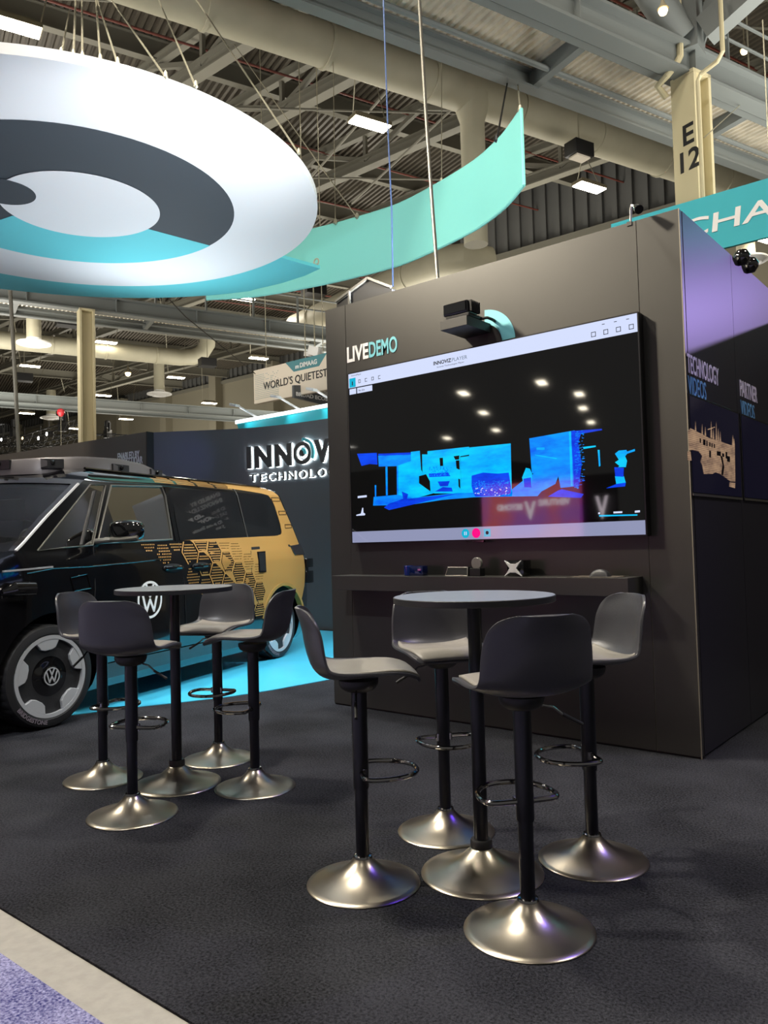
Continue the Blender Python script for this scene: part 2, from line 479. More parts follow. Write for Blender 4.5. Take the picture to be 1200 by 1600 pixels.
def girder(b, acol, a0, a1, name):
    """mezzanine-like service strip: two girders with a ribbed metal deck between, on columns"""
    q = MB(); ibeam(q, A(a0, b, 8.70), A(a1, b, 8.70), .46, .30, .05)
    a = a0
    while a < a1: q.bar(A(a, b, 8.94), A(a + .02, b, 8.94), .26, .44); a += 2.6
    q.build('ceiling_beam', M['beamg'], kind='structure', smooth=False)
    q = MB(); ibeam(q, A(a0, b + .28, 8.74), A(a1, b + .28, 8.74), .24, .14, .03); q.build('ceiling_beam', M['beamg'], kind='structure', smooth=False)
    q = MB(); ibeam(q, A(a0, b + 1.55, 8.72), A(a1, b + 1.55, 8.72), .27, .20, .04); q.build('ceiling_beam', M['beamg'], kind='structure', smooth=False)
    if name == 'farther': return
    q = MB(); q.tube([A(a0, b + 1.08, 8.80), A(a1, b + 1.08, 8.80)], .045, 8)
    q.tube([A(a0, b + .1, 10.2), A(a1, b + .1, 10.2)], .03, 6)
    q.tube([A(a0, b + .1, 9.8), A(a1, b + .1, 9.8)], .03, 6)
    a = a0
    while a < a1: q.bar(A(a, b + .1, 9.15), A(a, b + .1, 10.25), .06, .06); a += 1.7
    q.build('ceiling_railing', M['beamg'], kind='structure')
    q = MB()
    for i in (-8.2, -1.9, 2.2, 8.5, 14): q.bar(A(acol + i, b, 8.93), A(acol + i, b + 1.55, 8.85), .14, .26)
    q.build('ceiling_beam', M['beamg'], kind='structure', smooth=False)


# first strip through column E 12; second through the far left column
bG = (Vector((-4.02, 12.83, 0)) - ORG).dot(BX); aG = (Vector((-4.02, 12.83, 0)) - ORG).dot(AX)
girder(bG, aG, -22, 22, 'near')
deck('ceiling_soffit', -22, 22, bG + .2, bG + 1.7, 9.02, .13, .05, M['soffit'])
bH = (Vector((-22.3, 12.72, 0)) - ORG).dot(BX); aH = (Vector((-22.3, 12.72, 0)) - ORG).dot(AX)
girder(bH, aH, -22, 34, 'far')
deck('ceiling_soffit', -22, 34, bH + .2, bH + 1.7, 9.02, .13, .05, M['soffit'])
bK = bH + (bH - bG)
girder(bK, aH, -22, 34, 'farther')


def column(p, w, ztop, txt=None):
    X, Y = -BX, AX
    R = Matrix((X, Y, UP)).transposed(); q = MB(); p = Vector(p)
    q.box(p + UP*ztop/2 - Y*w*.42, (w/2, .03, ztop/2), R); q.box(p + UP*ztop/2 + Y*w*.42, (w/2, .03, ztop/2), R)
    q.box(p + UP*ztop/2, (.03, w*.42, ztop/2), R); q.box(p + UP*(ztop - .03), (w*.5, w*.5, .03), R)
    c = q.build('column', M['column'], kind='structure', smooth=False)
    if txt:
        # painted on the flange that faces the stand
        t = text('E', .34, .004, .02); t2 = text('12', .34, .004, .02)
        for tt, z, dx in ((t, 7.52, .11), (t2, 7.10, -.02)):
            q = MB(); f0 = p - Y*(w*.42 + .031)
            q.mesh(tt, lambda x, y, zz: f0 + X*(x - .16 + dx) + UP*(z + y) - Y*zz)
            q.build('lettering', M['dark'], parent=c, smooth=False)
    return c


column((-3.98, 12.95, 0), .44, 8.7, True)
column((-22.3, 12.72, 0), .46, 8.7)
column((-41, 12.6, 0), .46, 8.7)
# upper storey of the near column line with its big diagonal tubes
q = MB(); p = Vector((-3.98, 12.95, 0))
q.bar(p + UP*9.1, p + UP*16.8, .4, .4)
q.build('column', M['beamg'], kind='structure', smooth=False)
q = MB(); e = p + UP*9.3
q.tube([e - AX*.2, e - AX*4.7 + UP*4.6 + BX*.7], .24, 14); q.tube([e, e - AX*3.6 + UP*5.2 + BX*.55], .16, 12)
q.bar(e + AX*.2, e + AX*1.6 + UP*5.5 - BX*1.6, .22, .22); q.bar(e - BX*.3, e - BX*7.5 + UP*3.4 + AX*2.0, .30, .42)
q.build('ceiling_brace', M['beamg'], kind='structure')
q = MB(); g = p - AX*.30 - BX*.05
q.tube([g + UP*13, g + UP*8.95, g + UP*8.82 - AX*.06 + BX*.03, g + UP*8.62 - AX*.2 + BX*.12, g + UP*8.55 - AX*.2 + BX*.3, g + UP*8.42 + BX*.3], .055, 10)
q.tube([g - BX*.75 + UP*9.5, g - BX*.75 + UP*8.6, g - BX*.65 + UP*8.50, g - BX*.36 + UP*8.46, g - BX*.30 + UP*8.38, g - BX*.30 + UP*4], .035, 8)
q.build('ceiling_pipe', M['column'], kind='structure')
for k in range(5):
    b = -5.0 - 3.4*k
    q = MB(); ibeam(q, A(-14, b, 16.2), A(36, b, 16.2), .6, .26); q.build('ceiling_beam', M['beam'], kind='structure', smooth=False)
for k in range(5):
    a = -4 + 5.0*k
    q = MB(); ibeam(q, A(a, -2.3, 14.6), A(a + 2, -26, 14.6), .36, .32, .05)
    for i in range(8): q.bar(A(a + .2*i, -2.3 - 3*i, 14.9), A(a + .2*i + .1, -3.8 - 3*i, 16.2), .14, .14); q.bar(A(a + .2*i + .1, -3.8 - 3*i, 16.2), A(a + .2*i + .2, -5.3 - 3*i, 14.9), .14, .14)
    q.build('ceiling_beam', M['beam'], kind='structure', smooth=False)
q = MB()
for k in range(4): q.tube([A(-10, bG - .6 - .5*k, 10.3 + .25*k), A(14, bG - .6 - .5*k, 10.3 + .25*k)], .06, 8)
q.build('ceiling_pipe', M['red'], kind='structure')

# ================================================================== HALL SERVICES
def highbay(name_label, p, grp='high-bay lights under the hall roof', wires=True, s=1.0):
    p = Vector(p); t = thing('high_bay_light', name_label, 'light', p, 0, grp)
    R = Matrix((AX, BX, UP)).transposed()
    q = MB(); q.box(p + UP*.06, (.54*s, .21*s, .05), R); q.box(p + UP*.15, (.40*s, .10*s, .05), R); q.build('housing', M['housing'], t, smooth=False)
    q = MB(); q.box(p, (.52*s, .195*s, .02), R); q.build('diffuser', M['lens'], t, smooth=False)
    if wires:
        q = MB()
        for sx in (1, -1): MB().tube([p + UP*.1 + AX*.5*s*sx, p + UP*2.6 + AX*1.05*sx + BX*1.5*sx, Vector((p.x, p.y, 16.55)) + AX*1.7*sx + BX*2.4*sx], .015, 5).build('hanger', M['wire'], t)


for (x, y), lab in [((578, 194), 'glowing rectangular high-bay light just above the curved mint banner'),
                    ((921, 293), 'glowing rectangular high-bay light between curved banner tip and column E 12'),
                    ((20, 40), 'large glowing high-bay light cut by the top left corner'),
                    ((379, 467), 'glowing high-bay light close below the teal crescent of the eye sign'),
                    ((166, 535), 'glowing high-bay light just right of the pale left column, uppermost there'),
                    ((404, 560), 'glowing high-bay light directly above the cream sign'),
                    ((47, 572), 'glowing high-bay light below the round diffuser nearest the left edge'),
                    ((275, 590), 'glowing high-bay light right above the middle round diffuser'),
                    ((161, 618), 'glowing high-bay light close right of the pale left column, second there'),
                    ((327, 630), 'glowing high-bay light low on the beige wall left of the cream sign'),
                    ((42, 646), 'glowing high-bay light low at left beside the smallest round diffuser'),
                    ((197, 655), 'small glowing high-bay light low right of the pale left column'),
                    ((118, 670), 'small glowing high-bay light half hidden by the pale left column')]:
    highbay(lab, onz(x, y, 12.0))
highbay('small bright high-bay light peeping under the turquoise banner at right', onz(1192, 372, 10.5))
# lights over the hall behind the camera, seen as reflections in the television
for k, (x, y) in enumerate([(-31.5, -38.7), (-35.2, -47.2), (-25.7, -45.5), (-25.6, -39.5), (-28.3, -51.6), (-40, -57), (-46.5, -58), (-31.3, -59.6)]):
    highbay('high-bay light over the aisles opposite, seen mirrored in the television', (x, y, 12), 'high-bay lights over the aisles opposite', wires=False, s=1.5)


def bulb(p, lab, mt, r):
    p = Vector(p); t = thing('pendant_lamp', lab, 'lamp', p)
    q = MB(); q.lathe([(0, -r), (r*.7, -r*.7), (r, 0), (r*.7, r*.7), (0, r)], 14, p); q.build('bulb', mt, t)
    q = MB(); q.lathe([(r*.2, r*3), (r*.5, r*1.6), (r*1.2, r*.4)], 12, p); q.tube([p + UP*r*3, p + UP*(r*3 + 1.5)], .012, 5); q.build('cap', M['housing'], t)


bulb(atd(1036, 17, 9.2), 'bright warm bulb lamp in the roof above column E 12', M['bulb'], .055)
bulb(onz(1163, 80, 12.0), 'small bright lamp in the roof structure right of column E 12', M['bulb'], .08)
bulb(onz(200, 584, 11.5), 'tiny warm lamp beside the cables right of the pale left column', M['bulb'], .16)
bulb(onz(453, 452, 12.3), 'tiny bright lamp under the mint banner near the crescent tip', M['bulb'], .10)

# ---- ducts
def duct_seams(t, pts, r, step):
    for a, b in zip(pts[:-1], pts[1:]):
        a, b = Vector(a), Vector(b); n = int((b - a).length/step)
        for i in range(n):
            p = a + (b - a)*(i + .5)/n; d = (b - a).normalized()
            x = d.cross(UP).normalized() if abs(d.z) < .9 else Vector((1, 0, 0)); y = d.cross(x)
            MB().disc_ring(r - .01, r + .035, -.035, .035, 24, p, (x, y, d)).build('joint_ring', M['duct'], t)


def duct(lab, pts, r, drops=(), step=2.6):
    t = thing('air_duct', lab, 'duct', pts[0])
    q = MB(); q.tube(pts, r, 28); q.build('main_pipe', M['duct'], t)
    duct_seams(t, pts, r, step)
    for p, d in drops:
        p = Vector(p); q = MB(); q.lathe([(r*1.05, -.1), (r*.80, -r*1.1), (r*.66, -r*1.5), (r*.64, -d)], 24, p)
        q.build('branch_pipe', M['duct'], t)


zD = 11.8
d0, d1 = onz(480, 62, zD), onz(1000, 238, zD); dd = (d1 - d0).normalized()
dr = onz(735, 150, zD); dr = d0 + dd*(dr - d0).dot(dd)
duct('long round beige duct crossing behind the curved mint banner and column', [d0 - dd*14, d0 + dd*17.5], .44, [(dr, 3.6)])
p0, p1 = onz(0, 531, zD), onz(252, 556, zD); dd = (p1 - p0).normalized()
e = onz(315, 562, zD)
e = p0 + dd*(e - p0).dot(dd)
duct('round beige duct with upturned elbow, beyond the pale left column', [p0 - dd*20, e - dd*1.2, e - dd*.5 + UP*.1, e + UP*.35, e + dd*.35 + UP*.9, e + dd*.45 + UP*2.2], .44)
a0 = onz(690, 412, 10.4)
duct('short round duct end showing just above the dark tower top', [a0 + BX*9 - AX*1, a0, a0 + AX*.4 - BX*.5, a0 + AX*1.4 - BX*.7], .55, step=3)


def diffuser(p, lab, r, hgt):
    p = Vector(p); t = thing('ceiling_diffuser', lab, 'vent', p, 0, 'round ceiling diffusers')
    q = MB(); q.lathe([(r*.28, -.10), (r*.45, -.02), (r*.46, -.10), (r*.66, -.01), (r*.67, -.09), (r*.86, .02), (r*1.0, -.02), (r*1.0, .04), (r*.45, .16), (r*.42, .25)], 40, p); q.build('louvre_disc', M['white'], t)
    q = MB(); q.tube([p + UP*.2, p + UP*hgt], r*.43, 24); q.build('drop_pipe', M['duct'], t)


diffuser(onz(53, 537, 10), 'round white diffuser under a drop duct, nearest the left edge', .68, 1.9)
diffuser(onz(249, 616, 10), 'round white diffuser low under a drop duct, middle one', .68, 2.2)
diffuser(onz(80, 653, 10), 'smallest round white diffuser, above the stage truss', .68, 1.8)
diffuser(onz(1166, 408, 10), 'round white diffuser beyond the black lamps at the tower top right', .66, 2.4)

q = MB(); p = onz(1005 - 100, 235, 10.6)                         # dark box speaker under the duct
t = thing('loudspeaker', 'dark boxy loudspeaker hanging under the long duct', 'speaker', p)
R = Matrix((AX, BX, UP)).transposed()
q.box(p, (.30, .2, .17), R); q.build('cabinet', M['dark'], t, bevel=.01); q = MB(); q.box(p - UP*.19, (.22, .14, .02), R); q.build('front_panel', M['cream'], t, smooth=False)
q = MB(); q.tube([p + UP*.15, p + UP*1.3], .02, 6); q.build('hanger', M['wire'], t)
for (x, y), lab in (((104, 502), 'small dark speaker box left of the pale left column top'), ((324, 567), 'small dark speaker box beside the upturned duct elbow'), ((38, 590), 'small dark speaker box at left below a high-bay light'), ((490, 453), 'dark box hanging below the mint banner near the crescent tip')):
    p = onz(x, y, 11.0); t = thing('loudspeaker', lab, 'speaker', p); MB().box(p, (.42, .3, .22), R).build('cabinet', M['dark'], t, smooth=False, bevel=.02)
    MB().tube([p + UP*.2, p + UP*5.5], .02, 6).build('hanger', M['wire'], t)
p = onz(762, 115, 13.5); o = MB().lathe([(0, -.05), (.16, -.04), (.18, .02), (.05, .08), (0, .09)], 20, p).build('smoke_detector', M['white'], at=p); tag(o, 'small white round detector above the mint banner tip', 'detector')

# ---- flood lamp by the cream sign
p = ony(492, 549, 12.3); t = thing('flood_lamp', 'white flood lamp hanging over the top edge of the cream sign', 'lamp', p)
MB().box(p, (.16, .07, .10), Matrix.Rotation(.35, 3, 'Y')).build('head', M['white'], t, bevel=.01)
MB().bar(p + Vector((-.1, 0, -.05)), p + Vector((-.36, .05, .02)), .05, .10).build('bracket', M['white'], t)
MB().tube([p + UP*.1, p + UP*3.6], .015, 6).build('hanger', M['wire'], t)

# ---- stage trusses of a far stand
def truss(a, b, w, lab):
    a, b = Vector(a), Vector(b); d = (b - a).normalized(); s = d.cross(UP).normalized(); L = (b - a).length
    t = thing('stage_truss', lab, 'truss', a, 0, 'black stage trusses')
    q = MB(); cs = [s*w/2 + UP*w/2, -s*w/2 + UP*w/2, -s*w/2 - UP*w/2, s*w/2 - UP*w/2]
    for c in cs: q.tube([a + c, b + c], .032, 6)
    q.build('chord', M['dark'], t); q = MB(); n = int(L/w)
    for i in range(n):
        for j in range(4):
            q.tube([a + d*(L*i/n) + cs[j], a + d*(L*(i + 1)/n) + cs[(j + 1) % 4 if j % 2 else j - 1 if False else (j + 1) % 4]], .016, 5)
    q.build('lattice', M['dark'], t)
    return t


truss(ony(-30, 712, 22), ony(128, 668, 22), .75, 'black lattice stage truss rising left of the pale left column')
truss(ony(-30, 690, 27), ony(190, 688, 27), .75, 'black lattice stage truss level behind the pale left column')
truss(ony(-40, 700, 24), ony(60, 703, 24), .6, 'short black lattice truss at the left edge above the van')
for k, (x, y, Y, lab) in enumerate([(74, 678, 22, 'bright white stage lamp at the middle of the rising truss'), (61, 685, 22, 'white stage lamp just left of the brightest truss lamp'), (3, 687, 22, 'warm stage lamp on the truss at the left edge'), (36, 685, 24, 'dim stage lamp beside the grey hoist pole')]):
    p = ony(x, y, Y); t = thing('stage_lamp', lab, 'lamp', p, 0, 'stage lamps on the truss')
    MB().lathe([(.16, -.04), (.20, .05), (.20, .25), (.12, .34), (0, .36)], 14, p, (Vector((1, 0, 0)), UP, Vector((0, 1, 0)))).build('housing', M['dark'], t)
    MB().lathe([(0, -.05), (.15, -.035), (.15, .0)], 14, p, (Vector((1, 0, 0)), UP, Vector((0, 1, 0)))).build('lens', M['bulbw'] if k < 3 else M['bulb'], t)
    MB().tube([p + UP*.2 + Vector((0, .1, 0)), p + UP*.75 + Vector((0, .1, 0))], .03, 6).build('bracket', M['dark'], t)
for (x, y, Y, lab) in [(98, 660, 22, 'black moving-head lamp standing on the rising truss'), (168, 672, 27, 'black moving-head lamp on the level truss right of the column'), (22, 670, 22, 'tall dark moving-head lamp beside the grey hoist pole')]:
    p = ony(x, y, Y); t = thing('moving_head_lamp', lab, 'lamp', p, 0, 'moving-head lamps on the truss')
    MB().box(p - UP*.25, (.22, .18, .25)).build('base', M['dark'], t, bevel=.02)
    for sx in (-1, 1): MB().bar(p + Vector((.22*sx, 0, -.05)), p + Vector((.25*sx, 0, .45)), .08, .16).build('yoke_arm', M['dark'], t)
    MB().lathe([(.14, -.28), (.18, -.1), (.18, .12), (.1, .2)], 14, p + UP*.42).build('head', M['dark'], t)
p = ony(95, 645, 20); o = MB().lathe([(0, -.2), (.1, -.17), (.19, 0), (.17, .14), (.06, .22), (0, .23)], 14, p).build('balloon', mat('red_balloon', (190, 40, 50), .4), at=p); MB().tube([p - UP*.19, Vector((p.x, p.y, 3.2)), Vector((p.x, p.y, -.02))], .006, 5).build('string', M['wire'], o); tag(o, 'small red balloon-like ball hanging left of the pale left column', 'balloon')
p = ony(330, 589, 42.78); o = MB().box(p, (.26, .07, .2)).build('exit_sign', mat('red_sign', (170, 20, 25), .4, emit=((.8, .03, .03, 1), 1.0)), at=p, smooth=False); tag(o, 'small red lit sign on the beige wall left of the cream sign', 'sign')

# ---- poles and cables
def cable(name, lab, cat, pts, r, mt, grp=None):
    o = MB().tube(pts, r, 8).build(name, mt, at=pts[-1]); tag(o, lab, cat, grp); return o


cable('hoist_cable', 'grey stranded cable dropping from the roof to the tower top', 'cable', [atd(645, -330, 6.3), atd(655, 0, 6.25), atd(665, 170, 6.2), atd(676, 330, 6.1), atd(684, 436, 6.0)], .014, M['trim'])
cable('power_cable', 'thin blue cable hanging straight down left of the grey cable', 'cable', [atd(594, -260, 7.4), atd(599, 0, 7.35), atd(606, 200, 7.3), atd(612, 330, 7.3), atd(614, 448, 7.3)], .007, mat('blue_cable', (80, 110, 170), .4))
cable('hoist_pole', 'grey vertical hoist pole at the far left above the van', 'pole', [atd(9, 330, 18), atd(15, 440, 18), atd(22, 560, 18), atd(30, 720, 18), Vector((atd(30, 720, 18).x, atd(30, 720, 18).y, 0))], .045, M['trim'])
cable('power_cable', 'thin black cable slanting under the crescent toward the cream sign', 'cable', [onz(262, 465, 5.5), atd(290, 495, 14.6), ony(400, 585, 12.05)], .010, M['dark'])

# ================================================================== HANGING EYE SIGN
DC = Vector((-8.81, 4.85, 0)); ZS = 5.44
sg = thing('hanging_eye_sign', 'huge round white hanging sign with dark and turquoise eye rings', 'hanging sign', (DC.x, DC.y, ZS))
q = MB(); q.lathe([(2.90, .12), (2.98, .10), (2.98, .0), (0, .0)], 128, DC + UP*ZS); q.poly([DC + UP*(ZS + .12) + Vector((2.9*math.cos(2*PI*k/128), 2.9*math.sin(2*PI*k/128), 0)) for k in range(128)]); q.build('white_disc', M['fabric_w'], sg, angle=30)
c1 = Vector((-8.80, 4.86, 0)); c2 = Vector((-8.745, 4.94, 0)); c3 = Vector((-9.0, 4.13, 0))


def flat(poly, z, name, mt, th=.003, par=sg):
    q = MB(); q.prism(poly, lambda u, v: (u, v, z), lambda u, v: (u, v, z + th)); o = q.build(name, mt, par, smooth=False); return o


circ = lambda c, r, a0=0, a1=2*PI, n=96: [(c.x + r*math.cos(a0 + (a1 - a0)*k/n), c.y + r*math.sin(a0 + (a1 - a0)*k/n)) for k in range(n + (0 if abs(a1 - a0 - 2*PI) < 1e-6 else 1))]
flat(circ(c1, 1.93), ZS - .006, 'dark_ring', M['fabric_d'])
a0, a1 = math.radians(84.5), math.radians(197)
flat(circ(c1, 1.93, a0, a1) + [(-9.6, 4.5), (-8.76, 5.7)], ZS - .011, 'turquoise_sector', M['fabric_t'])
flat(circ(c2, .925), ZS - .016, 'white_iris', M['fabric_w'])
flat(circ(c3, .34), ZS - .021, 'dark_pupil', M['fabric_d'])
cc = Vector((-7.952, 4.002, 0))
out_ = [(-8.21, 8.55), (-8.6, 8.61), (-9.1, 8.60), (-9.66, 8.50)] + circ(cc, 4.853, math.radians(112), math.radians(215), 40)
inn_ = circ(DC, 2.6, math.radians(215), math.radians(80), 40)
flat(out_ + inn_, ZS + .02, 'turquoise_crescent', M['fabric_t'], .05)
q = MB(); p = Vector((-8.24, 8.5, ZS + .06)); q.tube([p + Vector((.05*math.cos(a), 0, .06 + .05*math.sin(a))) for a in [i*PI/5 for i in range(10)]], .012, 6, True); q.tube([p - UP*.02, p + UP*.03], .02, 6); q.build('eye_bolt', M['wire'], sg)
for px0, px1 in [((467, 240), (307, 0)), ((306, 136), (248, 0)), ((259, 121), (174, 0)), ((184, 100), (152, 0)), ((157, 95), (150, 0)), ((129, 91), (128, 0)), ((115, 88), (118, 0)), ((96, 85), (104, 40))]:
    a = onz(*px0, ZS + .1); d = onz(*px1, 9.0) - a
    q = MB(); q.tube([a, a + d*2.6], .011, 6); q.lathe([(0, -.02), (.022, 0), (.016, .05), (0, .07)], 10, a); q.build('cable', M['wire'], sg)

# mint banner, an arc of standing fabric
fin = thing('curved_banner', 'long curved mint fabric banner sweeping up to a point', 'hanging banner', (-7, 9.2, ZS))
path = [(-10.6, 8.25), (-10.2, 8.53), (-9.9, 8.70), (-9.4, 8.88), (-8.8, 9.03), (-8.3, 9.13), (-7.5, 9.23), (-7.0, 9.22), (-6.25, 9.07), (-5.7, 8.92), (-5.36, 8.78), (-4.92, 8.53), (-4.475, 8.18)]


def smooth_path(p, n):
    out = []
    for i in range(len(p) - 1):
        P = [Vector(p[max(i - 1, 0)]), Vector(p[i]), Vector(p[i + 1]), Vector(p[min(i + 2, len(p) - 1)])]
        for k in range(n):
            t = k/n; out.append(.5*((2*P[1]) + (P[2] - P[0])*t + (2*P[0] - 5*P[1] + 4*P[2] - P[3])*t*t + (3*P[1] - P[0] - 3*P[2] + P[3])*t**3))
    return out + [Vector(p[-1])]


sp = smooth_path(path, 6); N = len(sp) - 1
q = MB(); th = .02
def finp(u, v, o):
    i = min(int(round(u*N)), N); p = sp[i]; d = (sp[min(i + 1, N)] - sp[max(i - 1, 0)]).normalized(); nn = Vector((d.y, -d.x))
    return Vector((p.x + nn.x*o, p.y + nn.y*o, ZS + .01 + .925*v))
for o_ in (-th, th): q.grid(lambda u, v: finp(u, v, o_), N, 4)
q.poly([finp(1, 0, -th), finp(1, 0, th), finp(1, 1, th), finp(1, 1, -th)])
q.build('fabric', M['fabric_m'], fin, angle=50)
q = MB()
for v in (0, 1): q.tube([finp(i/N, v, 0) for i in range(N + 1)], .022, 6)
q.tube([finp(1, 0, 0), finp(1, 1, 0)], .022, 6); q.build('frame_edge', M['fabric_m'], fin)
for px0, px1, r in [((558, 340), (455, 195), .009), ((524, 349), (522, 200), .007), ((690, 286), (690, 100), .007), ((813, 174), (809, 130), .012), ((776, 220), (794, 122), .014)]:
    a = onz(*px0, ZS + .93); d = onz(*px1, 9.0) - a
    q = MB(); q.tube([a, a + d*(2.2 if px0[0] < 800 else 5)], r, 6); q.lathe([(0, -.03), (.035, 0), (.02, .07), (0, .08)], 8, a); q.build('cable', M['dark'] if px0[0] == 776 else M['wire'], fin)

# ================================================================== DARK DEMO TOWER
XL, XR, YF, YB, HT = -4.257, -1.47, 4.477, 7.40, 3.10
tw = thing('demo_tower', 'tall dark brown booth tower carrying the big television', 'booth tower', ((XL + XR)/2, (YF + YB)/2, 0))
g = .0025


def panel(lo, hi, mt, name='wall_panel'): return MB().bbox(lo, hi).build(name, mt, tw, smooth=False)


for x0, x1 in ((XL, -4.042), (-4.042, -1.72), (-1.72, XR)):
    panel((x0 + g, YF, .012), (x1 - g, YF + .05, HT), M['laminate'])
for y0, y1 in ((YF + .05, 5.46), (5.46, YB)):
    panel((XR - .05, y0 + g, .012), (XR, y1 - g, HT), M['laminate2'])
panel((XL, YF + .05, .012), (XL + .05, YB, HT), M['laminate2']); panel((XL + .05, YB - .05, .012), (XR - .05, YB, HT), M['laminate2'])
panel((XL + .05, YF + .05, HT - .08), (XR - .05, YB - .05, HT - .03), M['dark'], 'roof_panel')
for x in (-4.042, -1.72): MB().bbox((x - g, YF + .004, .01), (x + g, YF + .04, HT)).build('panel_seam', M['seam'], tw, smooth=False)
MB().bbox((XR - .04, 5.46 - g, .01), (XR - .003, 5.46 + g, HT)).build('panel_seam', M['dark'], tw, smooth=False)
MB().bbox((XR - .004, YF - .002, .0), (XR + .002, YF + .004, HT)).build('corner_trim', M['seam'], tw, smooth=False)
MB().bbox((XL, YF + .01, -.002), (XR, YF + .05, .014)).build('floor_trim', M['dark'], tw, smooth=False)
# return wall on the right side, out of sight, that shades the lower side face
panel((XR, 7.33, 0), (2.2, 7.40, HT), M['laminate2'])
# shelf under the television
MB().bbox((-4.05, YF - .215, .905), (-1.765, YF + .02, 1.010)).build('shelf', M['laminate'], tw, smooth=False, bevel=.002)


def front_text(s, h, x, z, w, mt, name, par, Y=YF, ext=.004, bold=.0, gap=1.0):
    t = fit(text(s, h, ext, bold, gap), w); q = MB()
    q.mesh(t, lambda u, v, k: (x + u, Y - k - .0005, z + v)); return q.build(name, mt, par, smooth=False)


front_text('LIVE', .118, -4.030, 2.648, .218, M['white'], 'lettering', tw, bold=.030)
front_text('DEMO', .118, -3.805, 2.648, .272, M['teal_vinyl'], 'lettering', tw, bold=.022)
# turquoise quarter ring above the screen
MB().disc_ring(.135, .235, 0, .003, 32, (-2.785, YF, 2.555), (Vector((1, 0, 0)), UP, Vector((0, -1, 0))), math.radians(2), math.radians(88)).build('quarter_ring', M['teal_vinyl'], tw, smooth=False)


def side_text(s, h, y, z, w, mt, bold=0.):
    t = fit(text(s, h, .004, bold), w); q = MB()
    q.mesh(t, lambda u, v, k: (XR + k + .0005, y + u, z + v)); return q.build('lettering', mt, tw, smooth=False)


M['lilac'] = mat('white_side_lettering', (225, 215, 250), .5); M['bluev'] = mat('blue_side_lettering', (110, 165, 225), .5)
side_text('TECHNOLOGY', .112, 4.50, 2.165, .575, M['lilac'], .014)
side_text('VIDEOS', .112, 4.50, 2.020 + .02, .315, M['bluev'], .004)
side_text('PARTNER', .112, 5.535, 2.165, .42, M['lilac'], .014)
side_text('VIDEOS', .112, 5.535, 2.030, .33, M['bluev'], .004)

# bracket with the scanning sensor
br = thing('sensor_bracket', 'black box bracket on the tower holding the scanning sensor', 'bracket', (-2.84, 4.35, 2.66))
MB().bbox((-2.945, 4.19, 2.628), (-2.735, YF, 2.690)).build('box', M['dark'], br, smooth=False, bevel=.002)
ld = thing('scanning_sensor', 'ribbed black scanning sensor on the bracket above the television', 'sensor', (-2.83, 4.30, 2.692))
MB().bbox((-2.935, 4.215, 2.722), (-2.745, 4.335, 2.800)).build('housing', M['gloss'], ld, smooth=False, bevel=.006)
MB().bbox((-2.925, 4.205, 2.733), (-2.755, 4.216, 2.790)).build('window', M['privacy'], ld, smooth=False)
MB().bbox((-2.915, 4.215, 2.694), (-2.735, 4.38, 2.716)).build('base_plate', M['blk_metal'], ld, smooth=False, bevel=.004)
for k in range(7): MB().bbox((-2.745, 4.228 + .016*k, 2.725), (-2.722, 4.236 + .016*k, 2.797)).build('cooling_fin', M['blk_metal'], ld, smooth=False)
for k in range(3): MB().bbox((-2.745 + .002*k, 4.225, 2.808 - .003 + .0*k), (-2.93, 4.229, 2.812)) if False else None
MB().tube([(-2.73, 4.36, 2.70), (-2.71, 4.40, 2.71), (-2.70, 4.44, 2.705), (-2.70, 4.476, 2.70)], .010, 8).build('plug', M['dark'], ld)

# lamps clipped to the top edge
def clip_lamp(x, y, lab, d):
    t = thing('clip_lamp', lab, 'lamp', (x, y, HT))
    p = Vector((x, y, HT))
    MB().tube([p + Vector((0, .02, 0)), p + Vector((.02, -.02, .07)), p + Vector(d)*.06 + UP*.085, p + Vector(d)*.13 + UP*.055], .006, 8).build('arm', M['white'], t)
    e = p + Vector(d)*.13 + UP*.055; f = (Vector(d)*.9 - UP*.5).normalized()
    MB().tube([e, e + f*.03, e + f*.075], .02, 12, rad=[.012, .020, .026]).build('head', M['gloss'], t)
    MB().bbox((x - .015, y - .005, HT - .02), (x + .015, y + .035, HT + .004)).build('clamp', M['dark'], t, smooth=False)


clip_lamp(-1.76, YF + .0, 'small white-armed black lamp clipped to the tower top front edge', (.5, -.55, 0))
for y, lab in ((5.66, 'black ball-shaped lamp on the tower side edge, nearer one'), (5.87, 'black ball-shaped lamp on the tower side edge, farther one')):
    t = thing('ball_lamp', lab, 'lamp', (XR, y, HT), 0, 'ball lamps on the tower side edge')
    c = (XR + .02, y, HT + .03)
    MB().lathe([(0, -.055), (.03, -.05), (.052, -.02), (.055, .01), (.035, .045), (0, .055)], 18, c).build('head', M['gloss'], t)
    MB().tube([(XR + .03, y, HT + .0), (XR - .0, y, HT - .002), (XR - .02, y, HT - .002)], .012, 8).build('mount', M['dark'], t)

